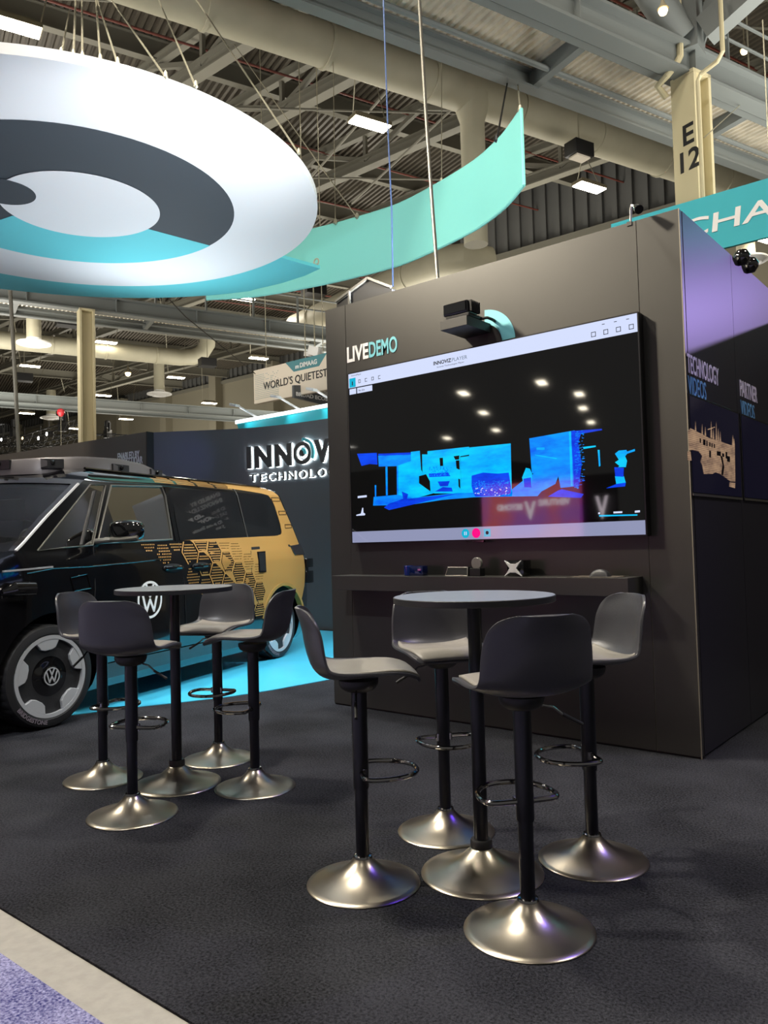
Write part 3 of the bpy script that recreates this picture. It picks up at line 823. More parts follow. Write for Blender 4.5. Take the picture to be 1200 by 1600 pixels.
# metal case frame lying on the tower roof, showing above its top-left corner
t = thing('flight_case_frame', 'silver-edged black panel lying on top of the tower, left end', 'case', (-4.0, 5.2, HT))
Yc = 4.95
pk = [ony(*p, Yc) for p in ((526, 474), (576, 437), (612, 451), (606, 470))]
pk = [Vector((v.x, Yc, v.z)) for v in pk]
MB().prism([(v.x, v.z) for v in pk[:3]] + [(pk[2].x, HT - .03), (pk[0].x, HT - .03)], lambda u, v: (u, Yc, v), lambda u, v: (u, Yc + .5, v)).build('panel', M['dark'], t, smooth=False)
for a, b in ((0, 1), (1, 2)): MB().bar(pk[a] + UP*.012 - Vector((0, .01, 0)), pk[b] + UP*.012 - Vector((0, .01, 0)), .02, .020).build('edge_rail', M['trim'], t, smooth=False)
MB().bar(pk[0] + (pk[1] - pk[0])*.45 + UP*.01 - Vector((0, .02, 0)), pk[0] + (pk[1] - pk[0])*.45 - UP*.12 - Vector((0, .02, 0)), .014, .022).build('corner_post', M['trim'], t, smooth=False)

# ------------------------------------------------------------------ television
YT = 4.410; TX0, TX1, TZ0, TZ1 = -3.972, -1.702, 1.244, 2.541
tv = thing('television', 'very large wall television with a blue point cloud on black', 'television', ((TX0 + TX1)/2, YF, TZ0))
MB().bbox((TX0, YT + .004, TZ0), (TX1, YF, TZ1)).build('cabinet', M['dark'], tv, smooth=False, bevel=.004)
fw = .008
for lo, hi in (((TX0, TZ0), (TX1, TZ0 + fw)), ((TX0, TZ1 - fw), (TX1, TZ1)), ((TX0, TZ0 + fw), (TX0 + fw, TZ1 - fw)), ((TX1 - fw, TZ0 + fw), (TX1, TZ1 - fw))):
    MB().bbox((lo[0], YT - .001, lo[1]), (hi[0], YT + .004, hi[1])).build('bezel', M['blk_metal'], tv, smooth=False)
scr = MB().bbox((TX0 + fw, YT, TZ0 + fw), (TX1 - fw, YT + .004, TZ1 - fw)).build('screen', M['screen'], tv, smooth=False)
MB().bbox((-2.93, YT - .004, TZ0 - .012), (-2.80, YT + .02, TZ0)).build('sensor_bar', M['gloss'], tv, smooth=False)


def semit(name, col, st):
    return mat(name, (4, 4, 5), .06, coat=.5, emit=(C(*col), st))


def layer(k): return YT - .0004*k


def sflat(name, polys, k, mt, par=None):
    """flat picture element shown on the screen glass, layer k; polys in metres (x,z)"""
    if name.startswith('scan_') and len(polys) < 7:                # a few separate patches: a part each
        for p in polys: o = MB().poly([(u, layer(k), v) for u, v in p]).build(name, mt, par or scr, smooth=False)
        return o
    q = MB()
    for p in polys: q.poly([(u, layer(k), v) for u, v in p])
    o = q.build(name + '_print', mt, par or scr, smooth=False); return o


def rect(x0, z0, x1, z1): return [(x0, z0), (x1, z0), (x1, z1), (x0, z1)]


M['uiw'] = semit('screen_white', (214, 224, 255), .92); M['uil'] = semit('screen_lavender', (172, 178, 216), .62)
M['uit'] = semit('screen_teal', (0, 190, 225), .8); M['uip'] = semit('screen_pink', (255, 0, 130), 1.0); M['uid'] = mat('screen_ink', (30, 34, 40), .2)
X0, X1, Z0, Z1 = TX0 + fw, TX1 - fw, TZ0 + fw, TZ1 - fw
sflat('title_bar', [rect(X0, Z1 - .108, X1, Z1)], 1, M['uiw']); sflat('control_bar', [rect(X0, Z0, X1, Z0 + .082)], 1, M['uil'])


def stext(s, h, x, z, w, mt, k=2, bold=0.):
    t = fit(text(s, h, .0002, bold), w); q = MB(); q.mesh(t, lambda u, v, d: (x + u, layer(k) - d, z + v)); return q.build('screen_text', mt, scr, smooth=False)


stext('INNOVIZ', .026, -3.165, 2.470, .150, M['uid'], bold=.03); stext('PLAYER', .026, -3.010, 2.470, .125, mat('screen_grey_ink', (70, 95, 125), .3))
stext('Innoviz Technologies Player', .011, -3.135, 2.447, .225, M['uid']); stext('InnovizPlayer', .012, -3.935, 2.512, .10, M['uid'])
sflat('menu_tile', [rect(X0 + .008, Z1 - .105, X0 + .072, Z1 - .035)], 2, M['uit'])
q = []
for k in range(4): x = X0 + .10 + .065*k; q += [rect(x, Z1 - .082, x + .022, Z1 - .078), rect(x, Z1 - .060, x + .022, Z1 - .056), rect(x, Z1 - .082, x + .004, Z1 - .056)] + ([rect(x + .018, Z1 - .082, x + .022, Z1 - .056)] if k % 2 == 0 else [])
for k in range(4): x = X1 - .285 + .078*k; q += [rect(x, Z1 - .088, x + .03, Z1 - .084), rect(x, Z1 - .062, x + .03, Z1 - .058), rect(x, Z1 - .088, x + .004, Z1 - .058), rect(x + .026, Z1 - .088, x + .03, Z1 - .058)]
for k in range(3): x = X1 - .215 + .075*k; q += [rect(x, Z1 - .026, x + .018, Z1 - .022)]
q += [rect(X0 + .034, Z1 - .09, X0 + .044, Z1 - .06)]
sflat('toolbar_icons', q, 3, M['uid'])
sflat('search_field', [rect(X0 + .008, Z1 - .158, X0 + .075, Z1 - .116), rect(X0 + .085, Z1 - .158, X0 + .235, Z1 - .116)], 2, M['uiw'])
stext('No data', .016, X0 + .10, Z1 - .145, .06, M['uid'], 3)
cz = Z0 + .041; cx = (X0 + X1)/2 - .02
circ2 = lambda x, z, r, n=24: [(x + r*math.cos(2*PI*k/n), z + r*math.sin(2*PI*k/n)) for k in range(n)]
sflat('pause_button', [circ2(cx - .085, cz, .031)], 2, M['uit']); sflat('pause_icon', [rect(cx - .095, cz - .012, cx - .089, cz + .012), rect(cx - .081, cz - .012, cx - .075, cz + .012)], 3, M['uiw'])
sflat('record_button', [circ2(cx, cz, .033)], 2, M['uip']); sflat('snapshot_button', [rect(cx + .06, cz - .026, cx + .112, cz + .026)], 2, M['uit']); sflat('snapshot_icon', [circ2(cx + .086, cz, .012)], 3, M['uid'])


def cloudmat(name, lo, hi, st, sc=26.):
    m_ = bpy.data.materials.new(name); m_.use_nodes = True; nt = m_.node_tree; b = nt.nodes['Principled BSDF']
    b.inputs['Base Color'].default_value = (.002, .002, .004, 1); b.inputs['Roughness'].default_value = .06
    tc = nt.nodes.new('ShaderNodeTexCoord'); mp = nt.nodes.new('ShaderNodeMapping'); mp.inputs['Scale'].default_value = (1.0, 1, 3.2)
    n = nt.nodes.new('ShaderNodeTexNoise'); n.inputs['Scale'].default_value = 4.2; n.inputs['Detail'].default_value = 5; n.inputs['Roughness'].default_value = .62
    w = nt.nodes.new('ShaderNodeTexWave'); w.bands_direction = 'Z'; w.inputs['Scale'].default_value = sc; w.inputs['Distortion'].default_value = 1.2
    mx = nt.nodes.new('ShaderNodeMath'); mx.operation = 'MULTIPLY_ADD'; mx.inputs[1].default_value = .22
    rp = nt.nodes.new('ShaderNodeValToRGB'); rp.color_ramp.elements[0].position = .36; rp.color_ramp.elements[1].position = .78
    rp.color_ramp.elements[0].color = C(*lo); rp.color_ramp.elements[1].color = C(*hi)
    L = nt.links.new
    L(tc.outputs['Object'], mp.inputs[0]); L(mp.outputs[0], n.inputs['Vector']); L(mp.outputs[0], w.inputs['Vector'])
    L(w.outputs['Fac'], mx.inputs[0]); L(n.outputs['Fac'], mx.inputs[2]); L(mx.outputs[0], rp.inputs[0]); L(rp.outputs[0], b.inputs['Emission Color'])
    b.inputs['Emission Strength'].default_value = st
    return m_


M['cyan'] = cloudmat('scan_cyan', (0, 130, 245), (0, 215, 255), .95); M['azure'] = cloudmat('scan_azure', (0, 60, 235), (0, 165, 255), .95); M['deep'] = cloudmat('scan_deep_blue', (0, 10, 190), (0, 80, 255), .9)
Lp = lambda cx, cy: (540 + cx/5, 640 + cy/5)
Rp = lambda cx, cy: (780 + cx/5, 640 + cy/5)


def S(pts, f):
    out = []
    for p in pts:
        v = ony(*f(*p), YT); out.append((v.x, v.z))
    return out


sflat('scan_floor', [S(p, Lp) for p in ([(220, 682), (410, 665), (520, 690), (880, 650), (1000, 650), (1305, 640), (1300, 678), (1000, 685), (760, 705), (500, 745), (215, 750)],)] + [S([(100, 622), (180, 560), (270, 500), (440, 580), (330, 640), (300, 676), (0, 681), (0, 640)], Rp)], 1, M['azure'])
sflat('scan_deep_floor', [S([(300, 765), (340, 735), (440, 700), (560, 690), (880, 655), (700, 700), (500, 748), (340, 785)], Lp), S([(380, 680), (460, 632), (490, 622), (660, 660), (640, 690)], Rp)], 2, M['deep'])  # deeper blue patches of the scanned floor
sflat('scan_wall', [S(p, Lp) for p in ([(400, 440), (510, 400), (510, 330), (580, 322), (590, 470), (700, 650), (520, 700), (410, 670)], [(598, 350), (640, 350), (640, 325), (965, 290), (965, 352), (895, 365), (905, 655), (700, 655), (660, 650), (600, 480)], [(897, 372), (965, 362), (965, 296), (1290, 264), (1298, 620), (1305, 650), (905, 652)])], 1, M['cyan'])
sflat('scan_panel', [S([(235, 225), (590, 162), (600, 400), (590, 600), (480, 612), (462, 520), (440, 580), (255, 495)], Rp)], 2, M['azure'])
sflat('scan_dark_edge', [S([(560, 168), (800, 150), (806, 160), (640, 190), (618, 260), (645, 420), (625, 602), (585, 604), (575, 400)], Rp), S([(90, 345), (245, 338), (250, 430), (190, 425), (125, 440)], Lp), S([(255, 345), (510, 335), (510, 352), (258, 362)], Lp)], 3, M['deep'])
sflat('scan_beam', [S([(255, 360), (510, 352), (510, 402), (400, 442), (260, 445)], Lp), S([(312, 445), (328, 445), (330, 670), (316, 670)], Lp), S([(400, 440), (412, 440), (414, 668), (402, 668)], Lp), S([(228, 590), (240, 590), (240, 680), (230, 680)], Lp)], 3, M['azure'])
sflat('scan_couch', [S([(985, 516), (1075, 492), (1190, 500), (1275, 492), (1292, 600), (1290, 655), (1200, 672), (1015, 680), (1000, 655), (985, 600)], Lp), S([(650, 500), (800, 490), (820, 520), (655, 528)], Lp)], 3, M['deep'])
sflat('scan_vehicle', [S([(655, 530), (820, 520), (838, 640), (760, 640), (700, 655), (675, 650)], Lp)], 4, M['cyan'])
sflat('scan_vehicle_marks', [S([(720, 562), (815, 558), (800, 598), (740, 600)], Lp), S([(700, 640), (760, 605), (830, 610), (838, 640)], Lp), S([(440, 640), (490, 660), (478, 710), (455, 715)], Lp)], 5, M['deep'])
sflat('scan_gap', [S(p, Lp) for p in ([(575, 520), (630, 505), (660, 560), (665, 640), (575, 575)], [(735, 378), (762, 376), (764, 440), (740, 442)], [(862, 398), (890, 396), (893, 470), (868, 460)], [(845, 365), (890, 358), (888, 390), (858, 392)], [(882, 540), (896, 545), (898, 620), (884, 600)])], 6, M['screen'])
sflat('scan_person', [S(p, Rp) for p in ([(180, 530), (210, 455), (240, 462), (258, 500), (252, 608), (195, 606)], [(905, 345), (935, 320), (995, 315), (1000, 328), (1060, 308), (1062, 324), (1000, 345), (985, 365), (1000, 400), (990, 450), (930, 450), (940, 440), (905, 412), (935, 392)], [(905, 520), (975, 520), (990, 572), (915, 582)], [(655, 292), (755, 280), (756, 292), (660, 308)], [(770, 315), (785, 315), (792, 440), (780, 446)])] + [S([(440, 560), (470, 545), (520, 600), (520, 680), (440, 640), (425, 610)], Lp)], 4, M['cyan'])
sflat('scan_person_deep', [S(p, Rp) for p in ([(900, 450), (975, 455), (972, 525), (908, 522)], [(835, 615), (920, 580), (990, 570), (985, 600)], [(190, 540), (250, 530), (252, 608), (196, 606)])], 5, M['deep'])  # deeper blue patches on the scanned figures
rng = random.Random(3); pts = []
for k in range(230):
    x, y = rng.uniform(990, 1285), rng.uniform(560, 675); u, v = S([(x, y)], Lp)[0]; pts.append(rect(u, v, u + rng.uniform(.003, .012), v + rng.uniform(.002, .006)))
for k in range(120):
    x, y = rng.uniform(560, 700), rng.uniform(165, 620); x = 610 + (x - 610)*.5; u, v = S([(x, y)], Rp)[0]; pts.append(rect(u, v, u + rng.uniform(.004, .02), v + .003))
for k in range(60):
    x, y = rng.uniform(655, 830), rng.uniform(455, 520); u, v = S([(x, y)], Lp)[0]; pts.append(rect(u, v, u + .006, v + rng.uniform(.004, .014)))
sflat('scan_points', pts, 6, M['azure'])
sflat('scan_speckle', [S([(x, y), (x + 9, y - 2), (x + 9, y + 4), (x, y + 6)], Lp) for x, y in [(rng.uniform(1000, 1280), rng.uniform(600, 670)) for k in range(26)]], 7, M['uiw'])
sflat('scan_lines', [S(p, Rp) for p in ([(280, 352), (450, 380), (450, 386), (280, 358)], [(292, 298), (355, 296), (355, 312), (292, 316)], [(545, 172), (562, 170), (575, 595), (560, 595)])], 3, M['cyan'])
sflat('scale_bar', [S([(780, 824), (1080, 818), (1080, 828), (782, 836)], Rp)], 2, M['cyan'])
sflat('scale_labels', [S(p, Rp) for p in ([(774, 804), (788, 803), (788, 816), (774, 817)], [(893, 797), (962, 794), (962, 808), (893, 811)], [(1060, 790), (1100, 786), (1100, 802), (1060, 806)])] + [S(p, Lp) for p in ([(95, 676), (165, 668), (166, 684), (95, 692)], [(130, 768), (138, 767), (140, 805), (155, 815), (150, 826), (84, 830), (84, 822), (120, 812)])], 2, M['uiw'])

# ------------------------------------------------------------------ things on the shelf
ys, zs = 4.36, 1.0105
t = thing('glass_sensor', 'dark blue glass cylinder sensor at the shelf\'s left part', 'sensor', (-3.35, ys, zs))
MB().lathe([(.030, 0), (.034, .004), (.034, .066), (.030, .070)], 28, (-3.395, ys, zs)).build('lens_body', mat('blue_glass', (10, 35, 110), .05, coat=1, spec=.8), t)
MB().bbox((-3.365, ys - .032, zs), (-3.25, ys + .03, zs + .068)).build('housing', mat('deep_blue_gloss', (8, 22, 70), .08, coat=1), t, bevel=.004)
t = thing('framed_sensor', 'low black sensor box with pale rim beside a round knob on the shelf', 'sensor', (-2.96, ys, zs))
b = Vector((-2.965, ys, zs))
MB().prism([(-.088, 0), (.088, 0), (.080, .058), (-.078, .058)], lambda u, v: b + Vector((u, -.04 + v*.3, v)), lambda u, v: b + Vector((u, .05, v))).build('housing', M['dark'], t, smooth=False)
MB().tube([b + Vector((u, -.042 + v*.3, v)) for u, v in ((-.088, .003), (.088, .003), (.080, .058), (-.078, .058))], .0035, 6, True).build('rim', M['cream'], t)
t = thing('disc_sensor', 'small black block carrying a grey translucent disc on the shelf', 'sensor', (-2.82, ys, zs))
MB().bbox((-2.868, ys - .03, zs), (-2.785, ys + .03, zs + .052)).build('block', M['dark'], t, smooth=False, bevel=.003)
MB().lathe([(.036, -.012), (.040, -.008), (.040, .008), (.036, .012)], 28, (-2.826, ys, zs + .083), (Vector((1, 0, 0)), UP, Vector((0, -1, 0)))).build('disc', mat('smoky_disc', (120, 120, 112), .25), t)
t = thing('cube_sensor', 'small black cube with a white X-shaped front on the shelf', 'sensor', (-2.53, ys, zs))
c = Vector((-2.535, ys, zs + .052))
MB().box(c + Vector((.012, .02, 0)), (.058, .05, .050)).build('housing', M['gloss'], t, bevel=.004)
X4 = [(-.062, .05), (-.02, .028), (.02, .028), (.062, .05), (.024, 0), (.062, -.05), (.02, -.028), (-.02, -.028), (-.062, -.05), (-.024, 0)]
MB().prism(X4, lambda u, v: c + Vector((u, -.042, v)), lambda u, v: c + Vector((u, -.030, v))).build('x_front', M['white'], t, smooth=False, bevel=.002)
t = thing('mouse_pad', 'thin dark mouse pad at the right end of the shelf', 'mouse pad', (-1.93, ys, 1.0105)); MB().bbox((-2.14, 4.275, 1.0102), (-1.84, 4.46, 1.0135)).build('sheet', mat('pad_cloth', (78, 70, 62), .8), t, smooth=False)
t = thing('computer_mouse', 'dark grey computer mouse on the pad at the shelf end', 'computer mouse', (-1.96, 4.34, 1.0135))
q = MB(); q.grid(lambda u, v: (-1.965 + .056*(2*u - 1)*1.0, 4.345 + .034*(2*v - 1), 1.0137 + .042*max(0, (1 - abs(2*u - 1)**3))**.6*max(0, (1 - abs(2*v - 1)**3))**.5), 20, 16); q.build('shell', M['shell'], t, angle=80)

# ------------------------------------------------------------------ monitors on the side face
def monitor(y0, y1, lab):
    t = thing('wall_monitor', lab, 'monitor', (XR, (y0 + y1)/2, 1.47), 0, 'monitors on the tower side')
    MB().bbox((XR, y0, 1.462), (XR + .008, y1, 2.042)).build('cabinet', M['dark'], t, smooth=False, bevel=.003)
    MB().bbox((XR + .008, y0 + .012, 1.482), (XR + .0105, y1 - .012, 2.028)).build('screen', mat('navy_screen', (8, 8, 22), .08, coat=.6, emit=(C(22, 20, 52), .22)), t, smooth=False)
    MB().bbox((XR + .008, y0, 1.462), (XR + .013, y1, 1.476)).build('bezel', M['trim'], t, smooth=False)
    return t


mo = monitor(4.482, 5.448, 'wall monitor on tower side showing a pale scanned stone facade')
monitor(5.50, 6.49, 'dark empty wall monitor farther along the tower side')
XM = XR + .0115


def yz(x, y):                                   # picture outline traced in pixels of a 857x1600 enlargement
    px, py = 1050 + x*.175, 520 + y*.175
    d = fwd + rgt*((px - 600)/1225) - upv*((py - 800)/1225); v = EYE + d*(XM/d.x); return (v.y, v.z)


def mflat(name, polys, k, mt):
    q = MB()
    for p in polys: q.poly([(XM + k*.0004, *yz(*a)) for a in p])
    q.build(name + '_print', mt, mo, smooth=False)


fac = cloudmat('scan_stone', (96, 74, 72), (214, 176, 140), .55, 9.)
mflat('facade_picture', [[(140, 880), (165, 850), (200, 870), (260, 900), (330, 940), (420, 965), (530, 1005), (560, 1000), (565, 1330), (520, 1325), (440, 1265), (390, 1245), (360, 1260), (285, 1260), (270, 1180), (255, 1150), (270, 1100), (240, 1060), (180, 1045), (150, 1050)], [(137, 1060), (165, 1060), (175, 1140), (140, 1140)], [(515, 1335), (565, 1340), (562, 1388), (512, 1372)]], 1, fac)
for sp_ in ([[(x, y0), (x + 5, y0 - h), (x + 12, y0 + 6)] for x, y0, h in ((205, 880, 95), (264, 910, 100), (292, 915, 80), (345, 935, 150), (364, 945, 90), (390, 955, 165), (408, 960, 110), (426, 965, 90), (538, 1000, 90), (548, 1000, 60))] + [[(318, 860), (380, 838), (384, 846), (322, 868)]]): mflat('facade_spire', [sp_], 2, fac)
mflat('facade_openings', [[(x, y), (x + w, y + 6), (x + w, y + h + 6), (x, y + h)] for x, y, w, h in ((245, 940, 12, 40), (275, 950, 22, 50), (305, 960, 10, 50), (330, 975, 12, 36), (350, 985, 10, 36), (372, 990, 10, 36), (330, 1050, 16, 60), (398, 1055, 36, 40), (445, 1075, 20, 30), (476, 1060, 16, 60), (490, 1100, 26, 50))] + [[(425, 1085), (450, 1110), (465, 1200), (455, 1275), (438, 1265), (448, 1180), (435, 1120)]], 3, mat('screen_black', (6, 6, 16), .1))

# ================================================================== CURVED WALL WITH THE LETTERS
plan = [(-10.684, 7.231), (-10.164, 7.582), (-9.539, 7.985), (-9.152, 8.14), (-8.77, 8.235), (-8.37, 8.295), (-7.94, 8.335), (-7.2, 8.38), (-6.0, 8.42), (-4.20, 8.45)]
wp = smooth_path(plan, 6)
cum = [0]
for i in range(len(wp) - 1): cum.append(cum[-1] + (wp[i + 1] - wp[i]).length)


def wat(s, o=0.):
    """point at arc length s along the wall face, o metres in front of it"""
    i = 0
    while i < len(cum) - 2 and cum[i + 1] < s: i += 1
    t = (s - cum[i])/(cum[i + 1] - cum[i]); p = wp[i].lerp(wp[i + 1], t); d = (wp[i + 1] - wp[i]).normalized()
    return Vector((p.x + d.y*o, p.y - d.x*o, 0))


def whit(x, y):
    """arc length and height where the sight line through a pixel meets the wall"""
    d = fwd + rgt*((x - 600)/1225) - upv*((y - 800)/1225)
    for i in range(len(wp) - 1):
        a, b = wp[i], wp[i + 1]; e = b - a
        den = d.x*e.y - d.y*e.x
        if abs(den) < 1e-9: continue
        t = (a.x*e.y - a.y*e.x)/den; u = (a.x*d.y - a.y*d.x)/den
        if t > 0 and -1e-6 <= u <= 1 + 1e-6: return cum[i] + u*(cum[i + 1] - cum[i]), EYE.z + d.z*t
    return None


bw = thing('backdrop_wall', 'tall curved charcoal backdrop wall behind the van with backlit lettering', 'backdrop wall', (-8.8, 8.2, 0))
q = MB(); Wn = len(wp)
for i in range(Wn - 1):
    a, b = wat(cum[i]), wat(cum[i + 1]); a2, b2 = wat(cum[i], -.12), wat(cum[i + 1], -.12)
    q.add([a, b, b + UP*3.1, a + UP*3.1, a2, b2, b2 + UP*3.1, a2 + UP*3.1], [(0, 1, 2, 3), (5, 4, 7, 6), (3, 2, 6, 7), (0, 4, 5, 1)] + ([(0, 3, 7, 4)] if i == 0 else []) + ([(1, 5, 6, 2)] if i == Wn - 2 else []))
q.build('curved_panel', M['backwall'], bw, angle=25)
t = thing('backdrop_wall', 'straight grey-brown backdrop wall at far left reading enabled by', 'backdrop wall', (-13, 7, 0))
wa, wb = Vector((-17.5, 6.58, 0)), Vector((-10.70, 7.17, 0)); wd_ = (wb - wa).normalized()
MB().bar(wa + UP*1.55, wb + UP*1.55, .1, 3.1).build('flat_panel', mat('grey_brown_wall', (92, 86, 80), .45), t, smooth=False)
MB().bar(wb + UP*1.55 - wd_*.005, wb + UP*1.55 + wd_*.02, .14, 3.1).build('end_trim', M['dark'], t, smooth=False)


def wall_line(s, h, px0, px1, zc, par, mt, bold=.02):
    d0 = fwd + rgt*((px0[0] - 600)/1225) - upv*((px0[1] - 800)/1225); d1 = fwd + rgt*((px1[0] - 600)/1225) - upv*((px1[1] - 800)/1225)
    nn = Vector((wd_.y, -wd_.x, 0)); f0 = wa + nn*.0505
    h0 = EYE + d0*((f0 - EYE).dot(nn)/d0.dot(nn)); h1 = EYE + d1*((f0 - EYE).dot(nn)/d1.dot(nn))
    t_ = fit(text(s, h, .004, bold), (h1 - h0).dot(wd_)); q = MB()
    q.mesh(t_, lambda u, v, k: Vector((h0.x, h0.y, 0)) + wd_*u + UP*(h0.z + v) + nn*k); q.build('lettering', mt, par, smooth=False)


wall_line('ENABLED BY', .115, (184, 719), (218, 713), 0, t, M['white']); wall_line('INNOVIZ LIDAR', .115, (178, 729), (223, 724), 0, t, M['white'])


def wglyph(ch, sa, sb, z, h, bold, so, ext, mt, name, halo=None):
    t_ = text(ch, h, ext, bold); x0 = min(v[0] for v in t_[0]); w = twidth(t_); k = (sb - sa)/w
    y0 = min(v[1] for v in t_[0]); y1 = max(v[1] for v in t_[0]); ky = h/(y1 - y0)
    f = lambda u, v, d, e=0., g=1.0: wat(sa + (sb - sa)/2 + ((u - x0)*k - (sb - sa)/2)*g) + UP*(z + h/2 + ((v - y0)*ky - h/2)*g)
    q = MB()
    nrm = lambda s: (wat(s, 1) - wat(s)).normalized()
    n0 = nrm((sa + sb)/2)
    q.mesh(t_, lambda u, v, d: f(u, v, d) + n0*(so + d))
    o = q.build(name, mt, bw, smooth=False)
    if halo:
        t2 = text(ch, h, .004, bold + .006); q = MB(); x02 = min(v[0] for v in t2[0]); w2 = twidth(t2); k2 = (sb - sa + .004)/w2
        y02 = min(v[1] for v in t2[0]); y12 = max(v[1] for v in t2[0]); ky2 = (h + .004)/(y12 - y02)
        q.mesh(t2, lambda u, v, d: wat(sa - .002 + (u - x02)*k2) + UP*(z - .002 + (v - y02)*ky2) + n0*(so*.45 + d))
        q.build('letter_backlight', halo, bw, smooth=False)
    return o


zb = whit(391, 733)[1]; zt = whit(391, 699)[1]
for ch, a, b in (('I', 388.5, 395.5), ('N', 401.3, 427.5), ('N', 433.5, 459.3), ('V', 495.5, 520), ('I', 526, 532), ('Z', 538, 560)):
    wglyph(ch, whit(a, 715)[0], whit(b, 715)[0], zb, zt - zb, .05, .045, .03, M['letters'], 'letter_' + ch.lower(), M['halo'])
sO, zO = whit(476.5, 708); rO = (whit(489.5, 708)[0] - whit(463.5, 708)[0])/2
nO = (wat(sO, 1) - wat(sO)).normalized(); tO = Vector((-nO.y, nO.x, 0)); cO = wat(sO) + UP*(zb + (zt - zb)/2)
fr = (tO, UP, nO)
MB().disc_ring(rO*.70, rO*1.06, .045, .075, 40, cO, fr).build('letter_o', M['letters'], bw); MB().disc_ring(rO*.69, rO*1.07, .020, .024, 40, cO, fr).build('letter_backlight', M['halo'], bw)
MB().disc_ring(rO*1.16, rO*1.44, .045, .075, 24, cO, fr, math.radians(-28), math.radians(88)).build('logo_arc', M['fabric_t'], bw); MB().disc_ring(rO*1.15, rO*1.45, .020, .024, 24, cO, fr, math.radians(-32), math.radians(90)).build('letter_backlight', M['halo'], bw)
MB().lathe([(rO*.34, .045), (rO*.34, .075), (0, .075)], 28, cO, fr).build('logo_pupil', M['letters'], bw); MB().disc_ring(rO*.22, rO*.50, .05, .08, 20, cO, fr, math.radians(-20), math.radians(88)).build('logo_arc', M['fabric_t'], bw); MB().disc_ring(0.001, rO*.46, .020, .024, 28, cO, fr).build('letter_backlight', M['halo'], bw)
zb2 = whit(395, 753)[1]; h2 = .115
tx = [391, 404, 408.5, 417, 420.5, 431.5, 436, 446.5, 452, 463, 467.5, 480.5, 485, 494, 497.5, 510.5, 514.5, 526, 530, 533, 537, 547, 551, 559]
for k, ch in enumerate('TECHNOLOGIES'):
    wglyph(ch, whit(tx[2*k], 745)[0], whit(tx[2*k + 1], 745)[0], zb2, h2, .0, .03, .02, M['letters'], 'letter_' + ch.lower(), M['halo'])
# lettering farther along the same wall, seen only as a reflection in the van's window
for s_, z_, h_ in (('ENABLED BY', 2.72, .06), ('INNOVIZ LIDAR', 2.625, .06)):
    t_ = text(s_, h_, .004, .03); w = twidth(t_); q = MB(); q.mesh(t_, lambda u, v, k: (-5.50 + u, 8.39 - k, z_ + v)); q.build('lettering', M['white'], bw, smooth=False)
for i, s_ in enumerate(('ID Buzz', 'SAE Level 4', 'Autonomous Shuttle', 'Program')):
    t_ = text(s_, .05, .004, .0); q = MB(); q.mesh(t_, lambda u, v, k: (-5.50 + u, 8.39 - k, 2.50 - .08*i + v)); q.build('lettering', M['white'], bw, smooth=False)

# turquoise header of the stand behind, with three arm lamps
hd = thing('header_sign', 'turquoise lit header panel with arm lamps above the curved wall', 'header sign', (-9.6, 9.1, 3.2))
H0, H1 = ony(369, 659, 9.0), ony(516, 631, 9.0)
MB().prism([(H0.x, 3.475), (-7.6, 3.475), (-7.6, 3.22), (H0.x + .10, 3.22)], lambda u, v: (u, 9.0, v), lambda u, v: (u, 9.25, v)).build('panel', mat('bright_turquoise', (40, 190, 205), .45), hd, smooth=False)
MB().bbox((-8.0, 9.1, -.02), (-7.9, 9.2, 3.3)).build('post', M['dark'], hd, smooth=False)
MB().bbox((H0.x - .01, 8.985, 3.425), (-7.6, 9.26, 3.485)).build('top_strip', M['lightbox'], hd, smooth=False)
for x in (-10.30, -9.25, -8.42):
    e = Vector((x - .20, 8.80, 3.69)); lm = MB().tube([(x, 9.1, 3.48), (x - .10, 8.95, 3.58), e], .018, 8); lm.build('lamp_arm', M['white'], hd)
    MB().box(e + Vector((-.05, -.03, .01)), (.085, .05, .022), Matrix.Rotation(.25, 3, 'Y')).build('lamp_head', M['white'], hd, smooth=False, bevel=.006)
    spot('header_lamp', e - Vector((.02, .02, .04)), (x + .05, 9.0, 3.32), 12, COOL, 95, .9, .03)

# cream hanging sign
cs = thing('hanging_sign', 'cream hanging sign reading worlds quietest with teal logo tab', 'hanging sign', (-12.4, 12, 4.55))
CX0, CX1, CZ0, CZ1 = ony(396, 600, 12).x, -9.6, 4.53, 5.32
MB().bbox((CX0, 12, CZ0), (CX1, 12.10, CZ1)).build('panel', M['cream'], cs, smooth=False, bevel=.02)
MB().prism([(-12.66, CZ1), (-11.38, CZ1), (-11.62, CZ1 - .245), (-12.40, CZ1 - .245)], lambda u, v: (u, 11.996, v), lambda u, v: (u, 12.0, v)).build('logo_tab', M['signteal'], cs, smooth=False)


def ctext(s_, h, x, z, w, mt, bold=0.):
    q = MB(); q.mesh(fit(text(s_, h, .004, bold), w), lambda u, v, k: (x + u, 11.995 - k, z + v)); q.build('lettering', mt, cs, smooth=False)


ctext('DIMAAG', .105, -12.20, 5.135, .52, M['white'], .03); ctext('m', .09, -12.345, 5.135, .11, M['white'], .04)
ctext("WORLD'S QUIETEST M", .175, -13.40, 4.82, 2.24, M['dark'], .005)
q = MB()
for i in range(20):
    for j in range(14):
        if i > 7 and j > 9 - (i - 7)*.4 and rng.random() < .6: continue
        x, z = CX0 + .07 + .04*i, CZ0 + .10 + .042*j; q.bbox((x, 11.994, z), (x + .012, 12.0, z + .012))
q.build('dot_pattern', M['signteal'], cs, smooth=False)
for x in (CX0 + .4, CX0 + 2.2): MB().tube([(x, 12.05, CZ1), (x, 12.05, 16)], .010, 6).build('cable', M['wire'], cs)
